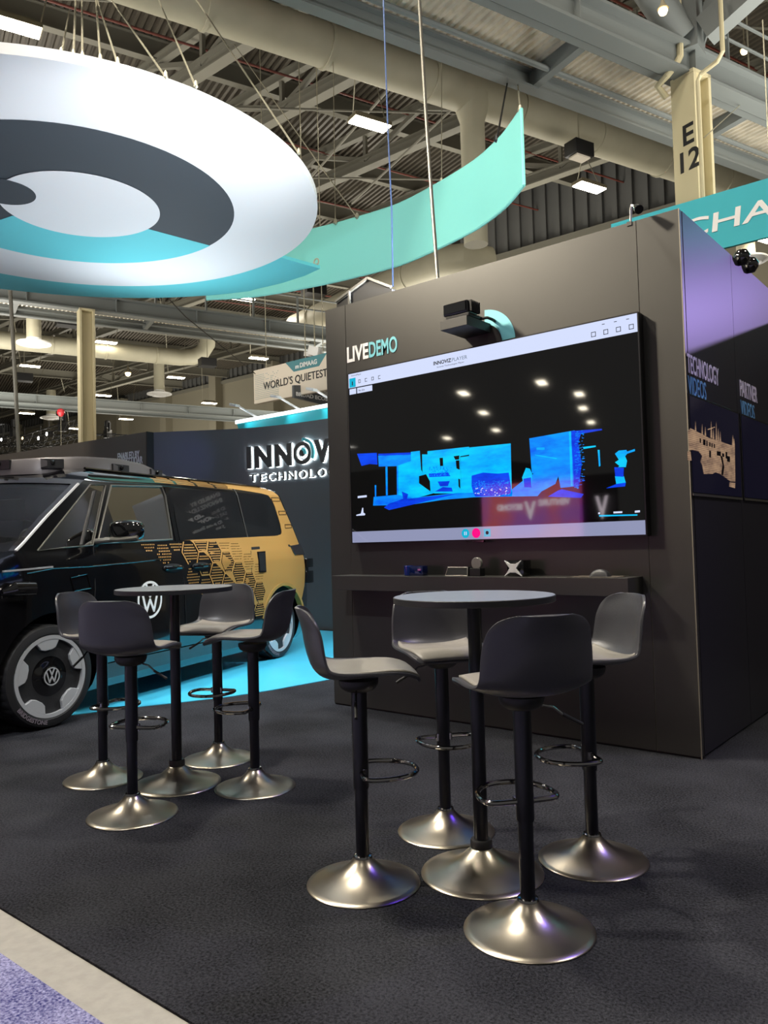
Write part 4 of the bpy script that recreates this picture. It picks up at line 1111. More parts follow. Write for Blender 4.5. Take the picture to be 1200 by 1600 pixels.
# dark panel behind the cream sign
es = thing('hanging_sign', 'dark hanging panel with white words under the cream sign', 'hanging sign', (-12.2, 12.3, 4.4))
MB().prism([(11.50, 4.45), (13.6, 4.33), (13.6, 5.0), (11.50, 4.72)], lambda u, v: (-12.26, u + .3, v), lambda u, v: (-12.20, u + .3, v)).build('panel', M['backwall'], es, smooth=False)
for s_, z, y, w in (('BROAD ECOSYSTEM', 4.50, 11.55, 1.45), ('POWERHOUSE', 4.63, 12.10, .95)):
    q = MB(); q.mesh(fit(text(s_, .085, .004, .03), w), lambda u, v, k: (-12.195 + k, y + u + .3, z + v)); q.build('lettering', M['white'], es, smooth=False)
MB().tube([(-12.23, 12.2, 4.7), (-12.23, 12.2, 16)], .012, 6).build('cable', M['wire'], es)

# turquoise banner on the right
hb = thing('hanging_banner', 'large turquoise hanging banner with white letters behind the tower', 'hanging banner', (-3.5, 12, 5.45))
BX0, BX1, BZ0, BZ1 = -5.02, 1.2, 5.445, 6.285
MB().bbox((BX0, 12.0, BZ0), (BX1, 12.06, BZ1)).build('panel', M['cha'], hb, smooth=False)
for s_, a, b in (('C', -3.99, -3.53), ('H', -3.47, -3.085), ('A', -3.05, -2.60)):
    tt = text(s_, .29, .006, .01)
    q = MB(); q.mesh(fit(tt, b - a), lambda u, v, k: (a + u + v*.12, 11.996 - k, 5.722 + v)); q.build('lettering', M['white'], hb, smooth=False)
for x in (-2.66, .6): MB().tube([(x, 12.03, BZ1), (x, 12.03, 8.6)], .010, 6).build('cable', M['wire'], hb)
p = onz(1172, 150, 9.2); MB().tube([p, p + UP*6], .014, 6).tube([p, ony(1100, 215, 12.05)], .008, 6).build('cable', M['wire'], hb)

# magenta lit wall of the stand opposite, behind the camera, seen mirrored in the television
m_ = bpy.data.materials.new('magenta_lightwall'); m_.use_nodes = True; nt = m_.node_tree; bs = nt.nodes['Principled BSDF']
tc = nt.nodes.new('ShaderNodeTexCoord'); nz = nt.nodes.new('ShaderNodeTexNoise'); nz.inputs['Scale'].default_value = .9
rp = nt.nodes.new('ShaderNodeValToRGB'); rp.color_ramp.elements[0].position = .4; rp.color_ramp.elements[1].position = .6
rp.color_ramp.elements[0].color = C(170, 20, 190); rp.color_ramp.elements[1].color = C(235, 35, 80)
nt.links.new(tc.outputs['Object'], nz.inputs['Vector']); nt.links.new(nz.outputs['Fac'], rp.inputs[0]); nt.links.new(rp.outputs[0], bs.inputs['Emission Color']); bs.inputs['Emission Strength'].default_value = 2.8
vw = thing('light_wall', 'magenta lit wall with white words, seen only mirrored in the television', 'light wall', (-9.4, -8, 0))
MB().bbox((-10.7, -8.15, .6), (-8.05, -8, 2.62)).build('panel', m_, vw, smooth=False)
MB().bbox((-10.8, -8.2, 0), (-7.2, -8.16, 2.7)).build('frame', M['dark'], vw, smooth=False)
for s_, xr, w, h, z in (('VENTURE', -8.28, .82, .14, 2.05), ('BEYOND', -9.55, .70, .14, 1.98), ('V', -9.18, .30, .42, 1.75), ('V', -7.35, .30, .5, 1.7)):
    q = MB(); q.mesh(fit(text(s_, h, .01, .03), w), lambda u, v, k: (xr - u, -7.995 + k, z + v)); q.build('lettering', M['bulbw'] if False else emat('white_letter_glow', (255, 240, 250), 4.5), vw, smooth=False)

# ================================================================== STOOLS AND TABLES
def stool(name, lab, grp):
    st = thing(name, lab, 'bar stool', (0, 0, 0), 0, grp)
    MB().lathe([(0, 0), (.205, 0), (.208, .003), (.205, .007), (.185, .011), (.150, .020), (.115, .032), (.085, .047), (.062, .064), (.047, .078), (.037, .090), (.034, .096), (0, .096)], 56).build('base', M['brushed'], st, angle=60)
    MB().lathe([(.034, .094), (.036, .097), (.033, .103), (.026, .105), (0, .105)], 28).build('collar', M['chrome'], st)
    MB().tube([(0, 0, .10), (0, 0, .37)], .0245, 24).build('lower_post', M['blk_metal'], st)
    MB().lathe([(.0245, .345), (.0285, .345), (.029, .35), (.029, .715), (.0, .715)], 28).build('upper_sleeve', M['blk_metal'], st)
    MB().lathe([(.0, .69), (.05, .70), (.066, .712), (.074, .728), (.074, .742), (0, .742)], 24).build('seat_mount', M['dark'], st)
    half = [(.028, 0), (.095, .004), (.118, .018), (.127, .05), (.124, .095), (.108, .142), (.078, .180), (.04, .202)]
    loop = [(x, y, .405) for x, y in half] + [(0, .207, .405)] + [(-x, y, .405) for x, y in reversed(half)]
    lp = smooth_path([(x, y) for x, y, z in loop], 4)
    MB().tube([(p.x, p.y, .405) for p in lp], .009, 10).build('footrest', M['chrome'], st)
    for sx in (-1, 1): MB().tube([(.0275*sx, .012, .39), (.0275*sx, .012, .42)], .009, 8).build('footrest_clamp', M['chrome'], st)
    MB().tube([(.03, -.01, .716), (.10, -.02, .700), (.135, -.025, .672)], .0042, 8).build('lever', M['chrome'], st)
    MB().tube([(.130, -.025, .676), (.195, -.03, .640)], .0062, 8).build('lever_grip', M['dark'], st)
    # moulded shell: v runs from the front lip to the top of the back
    prof = [(.205, .748, .150, .000), (.185, .764, .172, .004), (.13, .772, .188, .012), (.05, .766, .194, .022), (-.03, .758, .195, .030), (-.09, .757, .192, .036), (-.135, .768, .187, .040), (-.165, .797, .184, .046), (-.182, .84, .182, .052), (-.192, .885, .180, .055), (-.199, .930, .174, .054), (-.208, .966, .165, .050), (-.216, .990, .147, .044), (-.221, 1.006, .122, .034), (-.225, 1.015, .086, .020)]

    def cr(v):
        x = v*(len(prof) - 1); i = min(int(x), len(prof) - 2); t = x - i
        P = [prof[max(i - 1, 0)], prof[i], prof[i + 1], prof[min(i + 2, len(prof) - 1)]]
        return [.5*(2*P[1][k] + (P[2][k] - P[0][k])*t + (2*P[0][k] - 5*P[1][k] + 4*P[2][k] - P[3][k])*t*t + (3*P[1][k] - P[0][k] - 3*P[2][k] + P[3][k])*t**3) for k in range(4)]

    def shell(u, v, lift=0.):
        y, z, w, cup = cr(v); s = 2*u - 1
        y2, z2, *_ = cr(min(v + .01, 1)); y1, z1, *_ = cr(max(v - .01, 0)); dy, dz = y2 - y1, z2 - z1; L = math.hypot(dy, dz) or 1
        ny, nz = dz/L, -dy/L                   # inward normal of the profile
        if ny < 0 and nz < 0: ny, nz = -ny, -nz
        if v > .5: nz *= max(0., 1 - (v - .5)/.12); ny = max(ny, .9)
        k = cup*abs(s)**2.4 + lift
        return Vector((s*w, y + ny*k, z + nz*k))
    o = MB().grid(lambda u, v: shell(u, v), 20, 40).build('seat_shell', M['shell'], st, angle=180, recalc=True)
    so = o.modifiers.new('thick', 'SOLIDIFY'); so.thickness = .011; so.offset = 0
    bv = o.modifiers.new('round', 'BEVEL'); bv.width = .003; bv.segments = 2; bv.limit_method = 'ANGLE'; bv.angle_limit = math.radians(50)
    # upholstered pad lying in the seat
    def pad(u, v):
        s, t = 2*u - 1, 2*v - 1
        rr = (abs(s)**4 + abs(t)**4)**.25; sc_ = 1.0
        lift = .008 + .016*max(0., 1 - rr**3.0)
        return shell(.5 + s*.43, .03 + .42*v, lift)
    p = MB().grid(pad, 18, 18).build('seat_pad', M['pad'], st, angle=180)
    so = p.modifiers.new('thick', 'SOLIDIFY'); so.thickness = .010; so.offset = 0
    return st


def face(px_, py_, tx_, ty_): return math.atan2(ty_ - py_, tx_ - px_) - PI/2


T1, T2 = (-1.645, 2.508), (-3.546, 2.513)
GR, GL = 'bar stools around the nearer table', 'bar stools around the farther table'
spec = [((-1.294, 2.232), T1, 'charcoal bar stool nearest the camera, its back turned toward us', GR),
        ((-1.948, 2.181), T1, 'charcoal bar stool seen side-on, left of the nearer round table', GR),
        ((-2.001, 2.780), T1, 'charcoal bar stool facing us, partly behind the nearer round tabletop', GR),
        ((-1.368, 2.863), T1, 'charcoal bar stool with pale backrest under the shelf\'s right end', GR),
        ((-3.313, 2.099), T2, 'charcoal bar stool with its back to us at the farther table', GL),
        ((-3.965, 2.334), T2, 'charcoal bar stool in front of the van\'s front wheel', GL),
        ((-3.156, 2.714), T2, 'charcoal bar stool in front of the van\'s rear wheel, facing left', GL),
        ((-3.750, 2.950), T2, 'charcoal bar stool behind the farther table, backed by hexagons', GL)]
proto = stool('bar_stool', spec[0][2], GR)
for k, (p, t_, lab, g_) in enumerate(spec):
    rz = face(*p, *t_)
    if k == 0: proto.location = (*p, 0); proto.rotation_euler = (0, 0, rz)
    else: dup(proto, (*p, 0), rz, lab, g_)


def table(p, lab):
    t = thing('bar_table', lab, 'bar table', (*p, 0), 0, 'round bar tables'); c = Vector((*p, 0))
    MB().lathe([(0, 0), (.226, 0), (.229, .003), (.226, .008), (.20, .013), (.16, .024), (.12, .04), (.085, .058), (.06, .078), (.045, .092), (.04, .098), (0, .098)], 56, c).build('base', M['brushed'], t, angle=60)
    MB().lathe([(.030, .095), (.040, .095), (.041, .10), (.041, .122), (.038, .128), (0, .128)], 28, c).build('collar', M['dark'], t)
    MB().tube([c + UP*.11, c + UP*1.012], .0265, 28).build('post', M['blk_metal'], t)
    MB().lathe([(0, 1.000), (.10, 1.000), (.10, 1.011), (0, 1.011)], 28, c).build('top_flange', M['dark'], t)
    MB().lathe([(.303, 1.011), (.305, 1.013), (.305, 1.033), (.303, 1.0345), (.30, 1.0345), (.30, 1.011)], 72, c).build('edge_band', M['tableedge'], t)
    MB().lathe([(0, 1.011), (.300, 1.011), (.3015, 1.0350), (0, 1.0350)], 72, c).build('tabletop', M['tabletop'], t)


table(T1, 'grey round bar table nearer the television, black pedestal'); table(T2, 'grey round bar table in front of the van, black pedestal')
o = MB().tube([onz(550, 1148, .004), onz(556, 1145, .006), onz(563, 1147, .004)], .002, 5).build('plastic_scrap', M['white'], at=onz(556, 1146, 0)); tag(o, 'tiny white plastic scrap on the black carpet left of side-on stool', 'scrap')

# ================================================================== THE VAN
VA = Vector((-5.421, 2.700, 0)); VD = Vector((.3013, -.9535, 0)).normalized(); VN = Vector((-VD.y, VD.x, 0))
V = lambda s, t, z: VA + VD*s + VN*t + UP*z
TC = -.97
van = thing('van', 'black electric van with gold hexagon wrap parked on turquoise floor', 'van', V(-1.8, TC, 0), math.atan2(VD.y, VD.x))


def interp(tab, x):
    if x <= tab[0][0]: return tab[0][1]
    for (a, p), (b, q) in zip(tab, tab[1:]):
        if x <= b: return p + (q - p)*(x - a)/(b - a)
    return tab[-1][1]


AZ = [(.15, .10), (.20, .06), (.30, .03), (.45, .0), (.9, .0), (1.1, .01), (1.2, .03), (1.25, .045), (1.5, .0927), (1.75, .1405), (1.82, .1538), (1.87, .20), (1.905, .28), (1.925, .36)]
SF = [(.17, .62), (.22, .70), (.3, .76), (.6, .80), (.9, .78), (1.02, .68), (1.1, .55), (1.16, .42), (1.2, .30), (1.23, .20), (1.26, .13), (1.5, -.18), (1.8, -.60), (1.86, -.70), (1.925, -.85)]
SR = [(.17, -4.0), (.22, -4.1), (.3, -4.18), (.6, -4.27), (.9, -4.27), (1.0, -4.25), (1.1, -4.2), (1.26, -4.10), (1.5, -3.92), (1.7, -3.78), (1.8, -3.72), (1.87, -3.67), (1.925, -3.60)]


def side(s, z):
    b = .30*max(0, (s - .05)/.75)**2.2 + .10*max(0, (-3.45 - s)/.7)**2
    return .02 - interp(AZ, z) - b


SPt = lambda s, z, o=0.: V(s, side(s, z) + o, z)
ZS_ = sorted(set([.17, .22, .30, .38, .45, .56, .66, .76, .86, .9, .95, 1.02, 1.1, 1.16, 1.2, 1.23, 1.25, 1.26, 1.3, 1.4, 1.5, 1.6, 1.7, 1.75, 1.8, 1.82, 1.86, 1.87, 1.885, 1.905, 1.925]))
ZTOP = 1.925


def hull(inset=0., zlo=.17, s_min=-9., s_max=9.):
    zs_ = [z for z in ZS_ if z >= zlo and z <= ZTOP - inset*.5]
    nk, nw = 56, 16; q = MB(); zt_ = zs_[-1]
    bf = .24; brr = .08; crown = .075

    def srf(z, w, front):
        lim = (min(interp(SF, z) - inset, s_max) if front else max(interp(SR, z) + inset, s_min))
        return lim + (bf if front else -brr)*(1 - w*w)

    def te(s, z): return side(s, z) - inset

    def edge(z, w, front):
        s0 = srf(z, 1, front); t0 = te(s0, z); g_ = max(0, (z - 1.5)/(zt_ - 1.5))**2 if z > 1.5 else 0
        return V(srf(z, w, front), TC + w*(t0 - TC), z + crown*(1 - w*w)*g_)
    n = len(zs_) - 1
    for sg_ in (1, -1):
        def fs_(u, v):
            z = zs_[int(round(v*n))]; s = srf(z, 1, False) + (srf(z, 1, True) - srf(z, 1, False))*u
            return V(s, TC + sg_*(te(s, z) - TC), z)
        q.grid(fs_, nk, n)
    for fr_ in (True, False): q.grid(lambda u, v: edge(zs_[int(round(v*n))], 2*u - 1, fr_), nw, n)
    for z, g_ in ((zt_, 1), (zs_[0], 0)):
        def fr2(u, v):
            w = 2*v - 1; a, b = srf(z, 1, False), srf(z, 1, True); s1 = a + (b - a)*u
            s = srf(z, w, False) + (srf(z, w, True) - srf(z, w, False))*u
            return V(s, TC + w*(te(s1, z) - TC), z + crown*(1 - w*w)*g_)
        q.grid(fr2, nk, nw)
    return q


def weld(o):
    bm = bmesh.new(); bm.from_mesh(o.data); bmesh.ops.remove_doubles(bm, verts=bm.verts, dist=2e-4); bmesh.ops.recalc_face_normals(bm, faces=bm.faces); bm.to_mesh(o.data); bm.free()


SFW, SRW, ZW, RA = -.125, -3.46, .352, .455
body = hull().build('body', M['paint'], van, recalc=False); weld(body)
cutters = []
ci = hull(.07, .62, -3.2, 9).build('cut', M['interior'], van, recalc=False); weld(ci); cutters.append(ci)
for s in (SFW, SRW):
    for t0, t1 in ((.4, -.36), (2*TC - .4, 2*TC + .36)):
        cutters.append(MB().lathe([(RA, 0), (RA, abs(t1 - t0))], 64, V(s, min(t0, t1), ZW), (VD, UP, VN)).build('cut', M['dark'], van))
W_DRV = [(-.90, 1.775), (-1.555, 1.802), (-1.585, 1.72), (-1.580, 1.40), (-1.575, 1.325), (-1.07, 1.312), (-.63, 1.297)]
W_QTR = [(-.665, 1.770), (-.835, 1.774), (-.582, 1.287), (-.283, 1.272), (-.03, 1.254)]
W_REAR = [(-1.70, 1.832), (-2.06, 1.842), (-2.754, 1.850), (-3.267, 1.829), (-3.41, 1.812), (-3.475, 1.76), (-3.511, 1.69), (-3.560, 1.50), (-3.563, 1.41), (-3.53, 1.37), (-3.40, 1.356), (-2.828, 1.343), (-2.178, 1.329), (-1.684, 1.315), (-1.673, 1.518)]
for W in (W_DRV, W_QTR): cutters.append(MB().prism(W, lambda u, v: V(u, .3, v), lambda u, v: V(u, -.55, v)).build('cut', M['dark'], van, smooth=False))


def wsh(u, v, o):
    z = 1.255 + (1.765 - 1.255)*v; w = -.93 + 1.86*u; s0 = interp(SF, z); t0 = side(s0, z)
    return V(s0 + .24*(1 - w*w) + o, TC + w*(t0 - TC), z + .075*(1 - w*w)*((z - 1.5)/.425)**2*(z > 1.5))


q = MB(); q.grid(lambda u, v: wsh(u, v, .3), 16, 8); q.grid(lambda u, v: wsh(u, v, -.5), 16, 8)
for e in (0, 1): q.grid(lambda u, v: wsh(u, e, .3 - .8*v), 16, 1); q.grid(lambda u, v: wsh(e, u, .3 - .8*v), 8, 1)
cw = q.build('cut', M['dark'], van, recalc=False); weld(cw); cutters.append(cw)
for c in cutters:
    md = body.modifiers.new('cut', 'BOOLEAN'); md.operation = 'DIFFERENCE'; md.object = c; md.solver = 'EXACT'
dg = bpy.context.evaluated_depsgraph_get(); dg.update()
me = bpy.data.meshes.new_from_object(body.evaluated_get(dg)); body.modifiers.clear(); body.data = me
for c in cutters: bpy.data.objects.remove(c)
me.polygons.foreach_set('use_smooth', [True]*len(me.polygons)); me.set_sharp_from_angle(angle=math.radians(32))

# glass
MB().grid(lambda u, v: wsh(u, v, -.012), 24, 12).build('windshield', M['glass'], van, angle=180)
for W, nm in ((W_DRV, 'door_window'), (W_QTR, 'quarter_window')): MB().poly([SPt(s, z, -.006) for s, z in W]).build(nm, M['glass'], van, smooth=False)
MB().poly([SPt(s, z, .004) for s, z in W_REAR]).build('side_window', M['privacy'], van, smooth=False)
MB().tube([SPt(-2.769 - .059*i/8, 1.846 - .503*i/8, .007) for i in range(9)], .005, 6).build('window_divider', M['trim'], van, smooth=False)
MB().bar(SPt(-.705, 1.72, .0), SPt(-.47, 1.29, .0), .012, .02, VN).build('window_divider', M['dark'], van, smooth=False)
for W, r in ((W_DRV, .009), (W_QTR, .006)): MB().tube([SPt(s, z, .002) for s, z in W], r, 6, True).build('window_trim', M['trim'], van)
MB().tube([wsh(1.03, i/10, -.004) for i in range(11)], .012, 6).build('pillar_trim', M['silver'], van)
MB().bar(SPt(-1.62, 1.80, .0), SPt(-1.645, 1.31, .0), .055, .012, VN).build('door_pillar', M['gloss'], van, smooth=False)
# cabin
for t in (-.50, -1.44):
    MB().box(V(-1.02, t, 1.12), (.08, .24, .42), Matrix((VD, VN, UP)).transposed() @ Matrix.Rotation(-.18, 3, 'Y')).build('seat_back', M['interior'], van, bevel=.04)
    MB().box(V(-1.10, t, 1.62), (.05, .13, .11), Matrix((VD, VN, UP)).transposed()).build('headrest', M['interior'], van, bevel=.03)
MB().prism([(.05, .95), (.10, 1.20), (-.15, 1.22), (-.33, 1.16), (-.33, .95)], lambda u, v: V(u, -.17, v), lambda u, v: V(u, -1.78, v)).build('dashboard', mat('dash_grey', (88, 90, 88), .6), van, smooth=False, bevel=.02)
fwh = ((VN), (UP*.86 + VD*.5).normalized(), (-VD*.86 + UP*.5).normalized()); cwh = V(-.50, -.48, 1.26)
MB().tube([cwh + fwh[0]*.185*math.cos(a) + fwh[1]*.185*math.sin(a) for a in [i*PI/18 for i in range(36)]], .016, 8, True).build('steering_wheel', mat('wheel_grey', (120, 114, 98), .5), van)
MB().bar(cwh - fwh[0]*.18, cwh + fwh[0]*.18, .05, .03, fwh[2]).bar(cwh - UP*.02, cwh - fwh[2]*.25 - UP*.1, .06, .05).build('steering_spokes', mat('spoke_grey', (90, 86, 76), .5), van, smooth=False)

# gold wrap
def strips(name, mt, off, z0, z1, fa, fb, n=10, dz=.02):
    q = MB(); nz = max(2, int((z1 - z0)/dz))
    q.grid(lambda u, v: (lambda z: SPt(fa(z) + (fb(z) - fa(z))*u, z, off))(z0 + (z1 - z0)*v), n, nz)
    return q.build(name, mt, van, angle=40)


GR_ = [(.55, -3.93), (.62, -3.98), (.77, -4.12), (1.0, -4.18), (1.12, -4.15), (1.26, -4.06), (1.5, -3.89), (1.707, -3.735), (1.80, -3.68), (1.87, -3.62), (1.915, -3.54)]
gr = lambda z: interp(GR_, z)
sgz = lambda z: -1.95 - (1.24 - z)*1.5
arch = lambda z, sg_: SRW + sg_*math.sqrt(max(0, RA**2 - (z - ZW)**2))
ztopA = ZW + RA
strips('gold_wrap', M['gold'], .004, ztopA, 1.318, gr, lambda z: sgz(z), 24)
strips('gold_wrap', M['gold'], .004, .60, ztopA, gr, lambda z: arch(z, -1), 8)
strips('gold_wrap', M['gold'], .004, .53, ztopA, lambda z: arch(z, 1), sgz, 8)
strips('gold_wrap', M['gold'], .004, 1.318, 1.36, gr, lambda z: interp([(1.318, -1.72), (1.343, -2.80), (1.36, -3.45)], z), 16, .008)
strips('gold_wrap', M['gold'], .004, 1.36, 1.812, gr, lambda z: interp([(1.36, -3.46), (1.375, -3.55), (1.41, -3.575), (1.5, -3.572), (1.69, -3.523), (1.76, -3.487), (1.812, -3.42)], z), 6)
strips('gold_wrap', M['gold'], .004, 1.812, 1.852, gr, lambda z: interp([(1.812, -3.42), (1.829, -3.28), (1.852, -2.70)], z), 10, .008)
strips('gold_wrap', M['gold'], .004, 1.852, 1.912, gr, lambda z: -2.66 - (z - 1.852)*1.8, 10, .01)
MB().disc_ring(RA - .004, RA + .03, side(-3.46, .6) - .05, side(-3.46, .6) + .010, 64, V(SRW, 0, ZW), (VD, UP, VN), math.radians(16), math.radians(164)).build('arch_lip', mat('arch_gold', (150, 118, 62), .4), van)
# hexagons
def clip(poly, f):
    out = []
    for i in range(len(poly)):
        a, b = poly[i - 1], poly[i]; fa, fb = f(a), f(b)
        if (fa >= 0) != (fb >= 0): t = fa/(fa - fb); out.append((a[0] + (b[0] - a[0])*t, a[1] + (b[1] - a[1])*t))
        if fb >= 0: out.append(b)
    return out


def clips(poly):
    for f in (lambda p: 1.305 - p[1], lambda p: p[1] - .50):
        if poly: poly = clip(poly, f)
    return poly


bad = lambda s, z: (s - SRW)**2 + (z - ZW)**2 < (RA + .035)**2 or (-1.66 < s < -1.375 and 1.025 < z < 1.12) or (-2.08 < s < -1.78 and 1.02 < z < 1.13)
RH, PH = .113, .127; hexq, dotq, outq, darkq = MB(), MB(), MB(), MB()
hexpoly = lambda c, z, r: [(c + r*math.cos(k*PI/3), z + r*math.sin(k*PI/3)) for k in range(6)]


def inhex(s, z, c, zc, r): x, y = abs(s - c), abs(z - zc); return y < r*.866 and y*1.0 < 1.732*(r - x)


def dots(q, c, zc, r, ds, dz, hs, hz, off, p=1.0):
    z = zc - r; row = 0
    while z < zc + r:
        s = c - r + (ds/2 if row % 2 else 0)
        while s < c + r:
            if inhex(s, z, c, zc, r - .008) and .52 < z < 1.30 and not bad(s, z) and rng.random() < p:
                q.poly([SPt(s - hs, z - hz, off), SPt(s + hs, z - hz, off), SPt(s + hs, z + hz, off), SPt(s - hs, z + hz, off)])
            s += ds
        z += dz; row += 1


nd = 0
for i in range(14):
    for j in range(6):
        c = -1.23 - i*1.5*PH; zc = .44 + 1.732*PH*(j + .5*(i % 2)); dlt = c - sgz(zc)      # >0 : black side
        if dlt > .74 or dlt < -.62: continue
        if dlt > .06:
            if dlt > .50 and (rng.random() < .35 or zc < .85): continue
            dots(dotq, c, zc, RH, .0225, .0255, .0072 if dlt < .45 else .0058, .0058, .004, 1.0 if dlt < .5 else .92)
            if dlt < .20:
                o_, i_ = clips(hexpoly(c, zc, PH + .007)), hexpoly(c, zc, PH - .007)
                for k in range(6):
                    a, b = hexpoly(c, zc, PH + .008), hexpoly(c, zc, PH - .008)
                    qd = clips([a[k], a[(k + 1) % 6], b[(k + 1) % 6], b[k]])
                    if len(qd) > 2 and not bad(*qd[0]): outq.poly([SPt(s, z, .006) for s, z in qd])
        elif dlt > -.30:
            pl = clips(hexpoly(c, zc, RH))
            pl = clip(pl, lambda p: math.hypot(p[0] - SRW, p[1] - ZW) - RA - .03) if pl else pl
            if len(pl) > 2:
                hexq.poly([SPt(s, z, .0055) for s, z in pl]); dots(dotq, c, zc, RH, .0165, .0225, .0066, .0052, .0075)
        elif zc > .90:
            for r in range(7):
                z = zc - RH*.75 + r*.0255
                if z > 1.29: continue
                for k in range(11):
                    s = c - RH*.8 + k*.0165
                    if inhex(s, z, c, zc, RH) and rng.random() < .93: darkq.poly([SPt(s - .0055, z - .0026, .0055), SPt(s + .0055, z - .0026, .0055), SPt(s + .0055, z + .0026, .0055), SPt(s - .0055, z + .0026, .0055)])
for k in range(58):                                     # dotted band along the roof rail
    for r in range(4):
        s = -1.50 - k*.0215; z = 1.846 + r*.0165
        if k % 15 in (13, 14) or (k < 6 and r == 3): continue
        dotq.poly([SPt(s - .007, z - .005, .003), SPt(s + .007, z - .005, .003), SPt(s + .007, z + .005, .003), SPt(s - .007, z + .005, .003)])
hexq.build('hexagon_print', M['blackwrap'], van, smooth=False, recalc=False); o = dotq.build('dot_print', M['gold'], van, smooth=False, recalc=False); outq.build('hexagon_outline_print', M['gold'], van, smooth=False, recalc=False); darkq.build('dash_print', M['blackwrap'], van, smooth=False, recalc=False)

# details of the flank
MB().poly([SPt(s, z, .007) for s, z in [(-2.86, 1.240), (-3.72, 1.258), (-3.72, 1.232), (-2.85, 1.212)]]).build('door_rail', M['dark'], van, smooth=False)
MB().prism([(-2.95, 1.19), (-3.115, 1.193), (-3.085, .97), (-2.94, .97)], lambda u, v: SPt(u, v, .001), lambda u, v: SPt(u, v, .014)).build('charge_flap', M['gloss'], van, smooth=False, bevel=.004)
MB().prism([(-2.97, 1.175), (-3.095, 1.177), (-3.07, .985), (-2.955, .985)], lambda u, v: SPt(u, v, .013), lambda u, v: SPt(u, v, .017)).build('flap_inset', M['dark'], van, smooth=False)
for s0, s1 in ((-1.39, -1.645), (-1.80, -2.065)):
    c, w = (s0 + s1)/2, (s0 - s1)/2
    MB().prism([(c + w*math.cos(a), 1.072 + .040*math.sin(a)) for a in [k*PI/12 for k in range(24)]], lambda u, v: SPt(u, v, .0), lambda u, v: SPt(u, v, .010)).build('handle_recess', M['dark'], van, smooth=False)
    MB().tube([SPt(s0 - .01, 1.075, .01), SPt(s0 - .05, 1.077, .035), SPt(c, 1.078, .042), SPt(s1 + .05, 1.077, .035), SPt(s1 + .01, 1.075, .01)], .017, 10).build('door_handle', M['gloss'], van)
for s, z in ((-3.575, 1.772), (-3.685, 1.62), (-3.78, 1.467)):
    MB().tube([SPt(s + dx, z + dz, .006) for dx, dz in ((.10, -.022), (-.10, -.014), (-.105, .024), (.095, .018))], .005, 6, True).build('pillar_slot', mat('slot_brown', (70, 48, 22), .5), van)
for W in ([(-.583, 1.28), (-.545, .95), (-.52, .75), (-.515, .48)], [(-1.655, 1.30), (-1.665, .9), (-1.675, .5)], [(-2.835, 1.20), (-2.80, .98), (-2.86, .74), (-2.95, .60)]):
    MB().tube([SPt(s, z, .0045) for s, z in W], .004, 5).build('door_seam', M['dark'], van)
MB().tube([SPt(s, z, .001) for s, z in [(.10, 1.10), (-.14, 1.125), (-.5, 1.125), (-1.0, 1.14), (-1.5, 1.16)]], .006, 6).build('body_crease', M['gloss'], van)
MB().bar(SPt(.28, 1.12, .004), SPt(-.13, 1.135, .004), .012, .028, VN).build('fender_strip', M['silver'], van, smooth=False)
MB().tube([SPt(s, z, .004) for s, z in ((-.30, 1.05), (-.47, 1.07), (-.50, .96), (-.33, .95))], .005, 6, True).build('front_flap', M['gloss'], van)
strips('sill_cladding', mat('sill_grey', (62, 64, 66), .35), .012, .24, .36, lambda z: -2.92, lambda z: -.66, 20)
q = MB(); tq = text('SAF', .035, .002, .02); q.mesh(fit(tq, .15), lambda u, v, k: SPt(-1.82 - u, .475 + v, .004 + k)); q.build('lettering', M['white'], van, smooth=False)
# lamps, rear sensor
MB().prism([(-3.72, 1.245), (-4.09, 1.262), (-4.20, 1.13), (-3.82, 1.135), (-3.77, 1.16)], lambda u, v: SPt(u, v, .0), lambda u, v: SPt(u, v, .02)).build('tail_lamp', mat('smoked_lamp', (40, 34, 36), .1, coat=1), van, smooth=False, bevel=.006)
for z, h in ((1.03, .055), (.86, .075)):
    MB().box(V(-4.30, -.14, z), (.09, .06, h), Matrix((VD, VN, UP)).transposed()).build('rear_sensor', M['gloss'], van, bevel=.012)
MB().box(V(-4.30, -.14, .955), (.03, .02, .10), Matrix((VD, VN, UP)).transposed()).build('sensor_mount', M['dark'], van, smooth=False)
MB().tube([SPt(.30, .98, .02), SPt(.24, 1.0, .06), SPt(.12, .995, .09)], .04, 12, rad=[.02, .05, .045]).build('fender_sensor', M['gloss'], van)
# nose: lamps and light strip (mostly outside the photograph's left edge)
def nose(z, w, o=0.):
    s0 = interp(SF, z); return V(s0 + .24*(1 - w*w) + o, TC + w*(side(s0, z) - TC), z)


for sg_ in (1, -1):
    MB().grid(lambda u, v: nose(.86 + .13*v, sg_*(.62 + .34*u), .006), 14, 6).build('head_lamp', M['privacy'], van, angle=60)
    MB().tube([nose(.925, sg_*w_, .012) for w_ in (.64, .72, .80, .88, .94)], .012, 8).build('lamp_strip', M['silver'], van)
MB().tube([nose(.93, -.6 + .1*k, .006) for k in range(13)], .008, 8).build('light_bar', M['silver'], van)
MB().grid(lambda u, v: nose(.32 + .26*v, -.8 + 1.6*u, .006), 20, 6).build('lower_grille', M['dark'], van, angle=60)
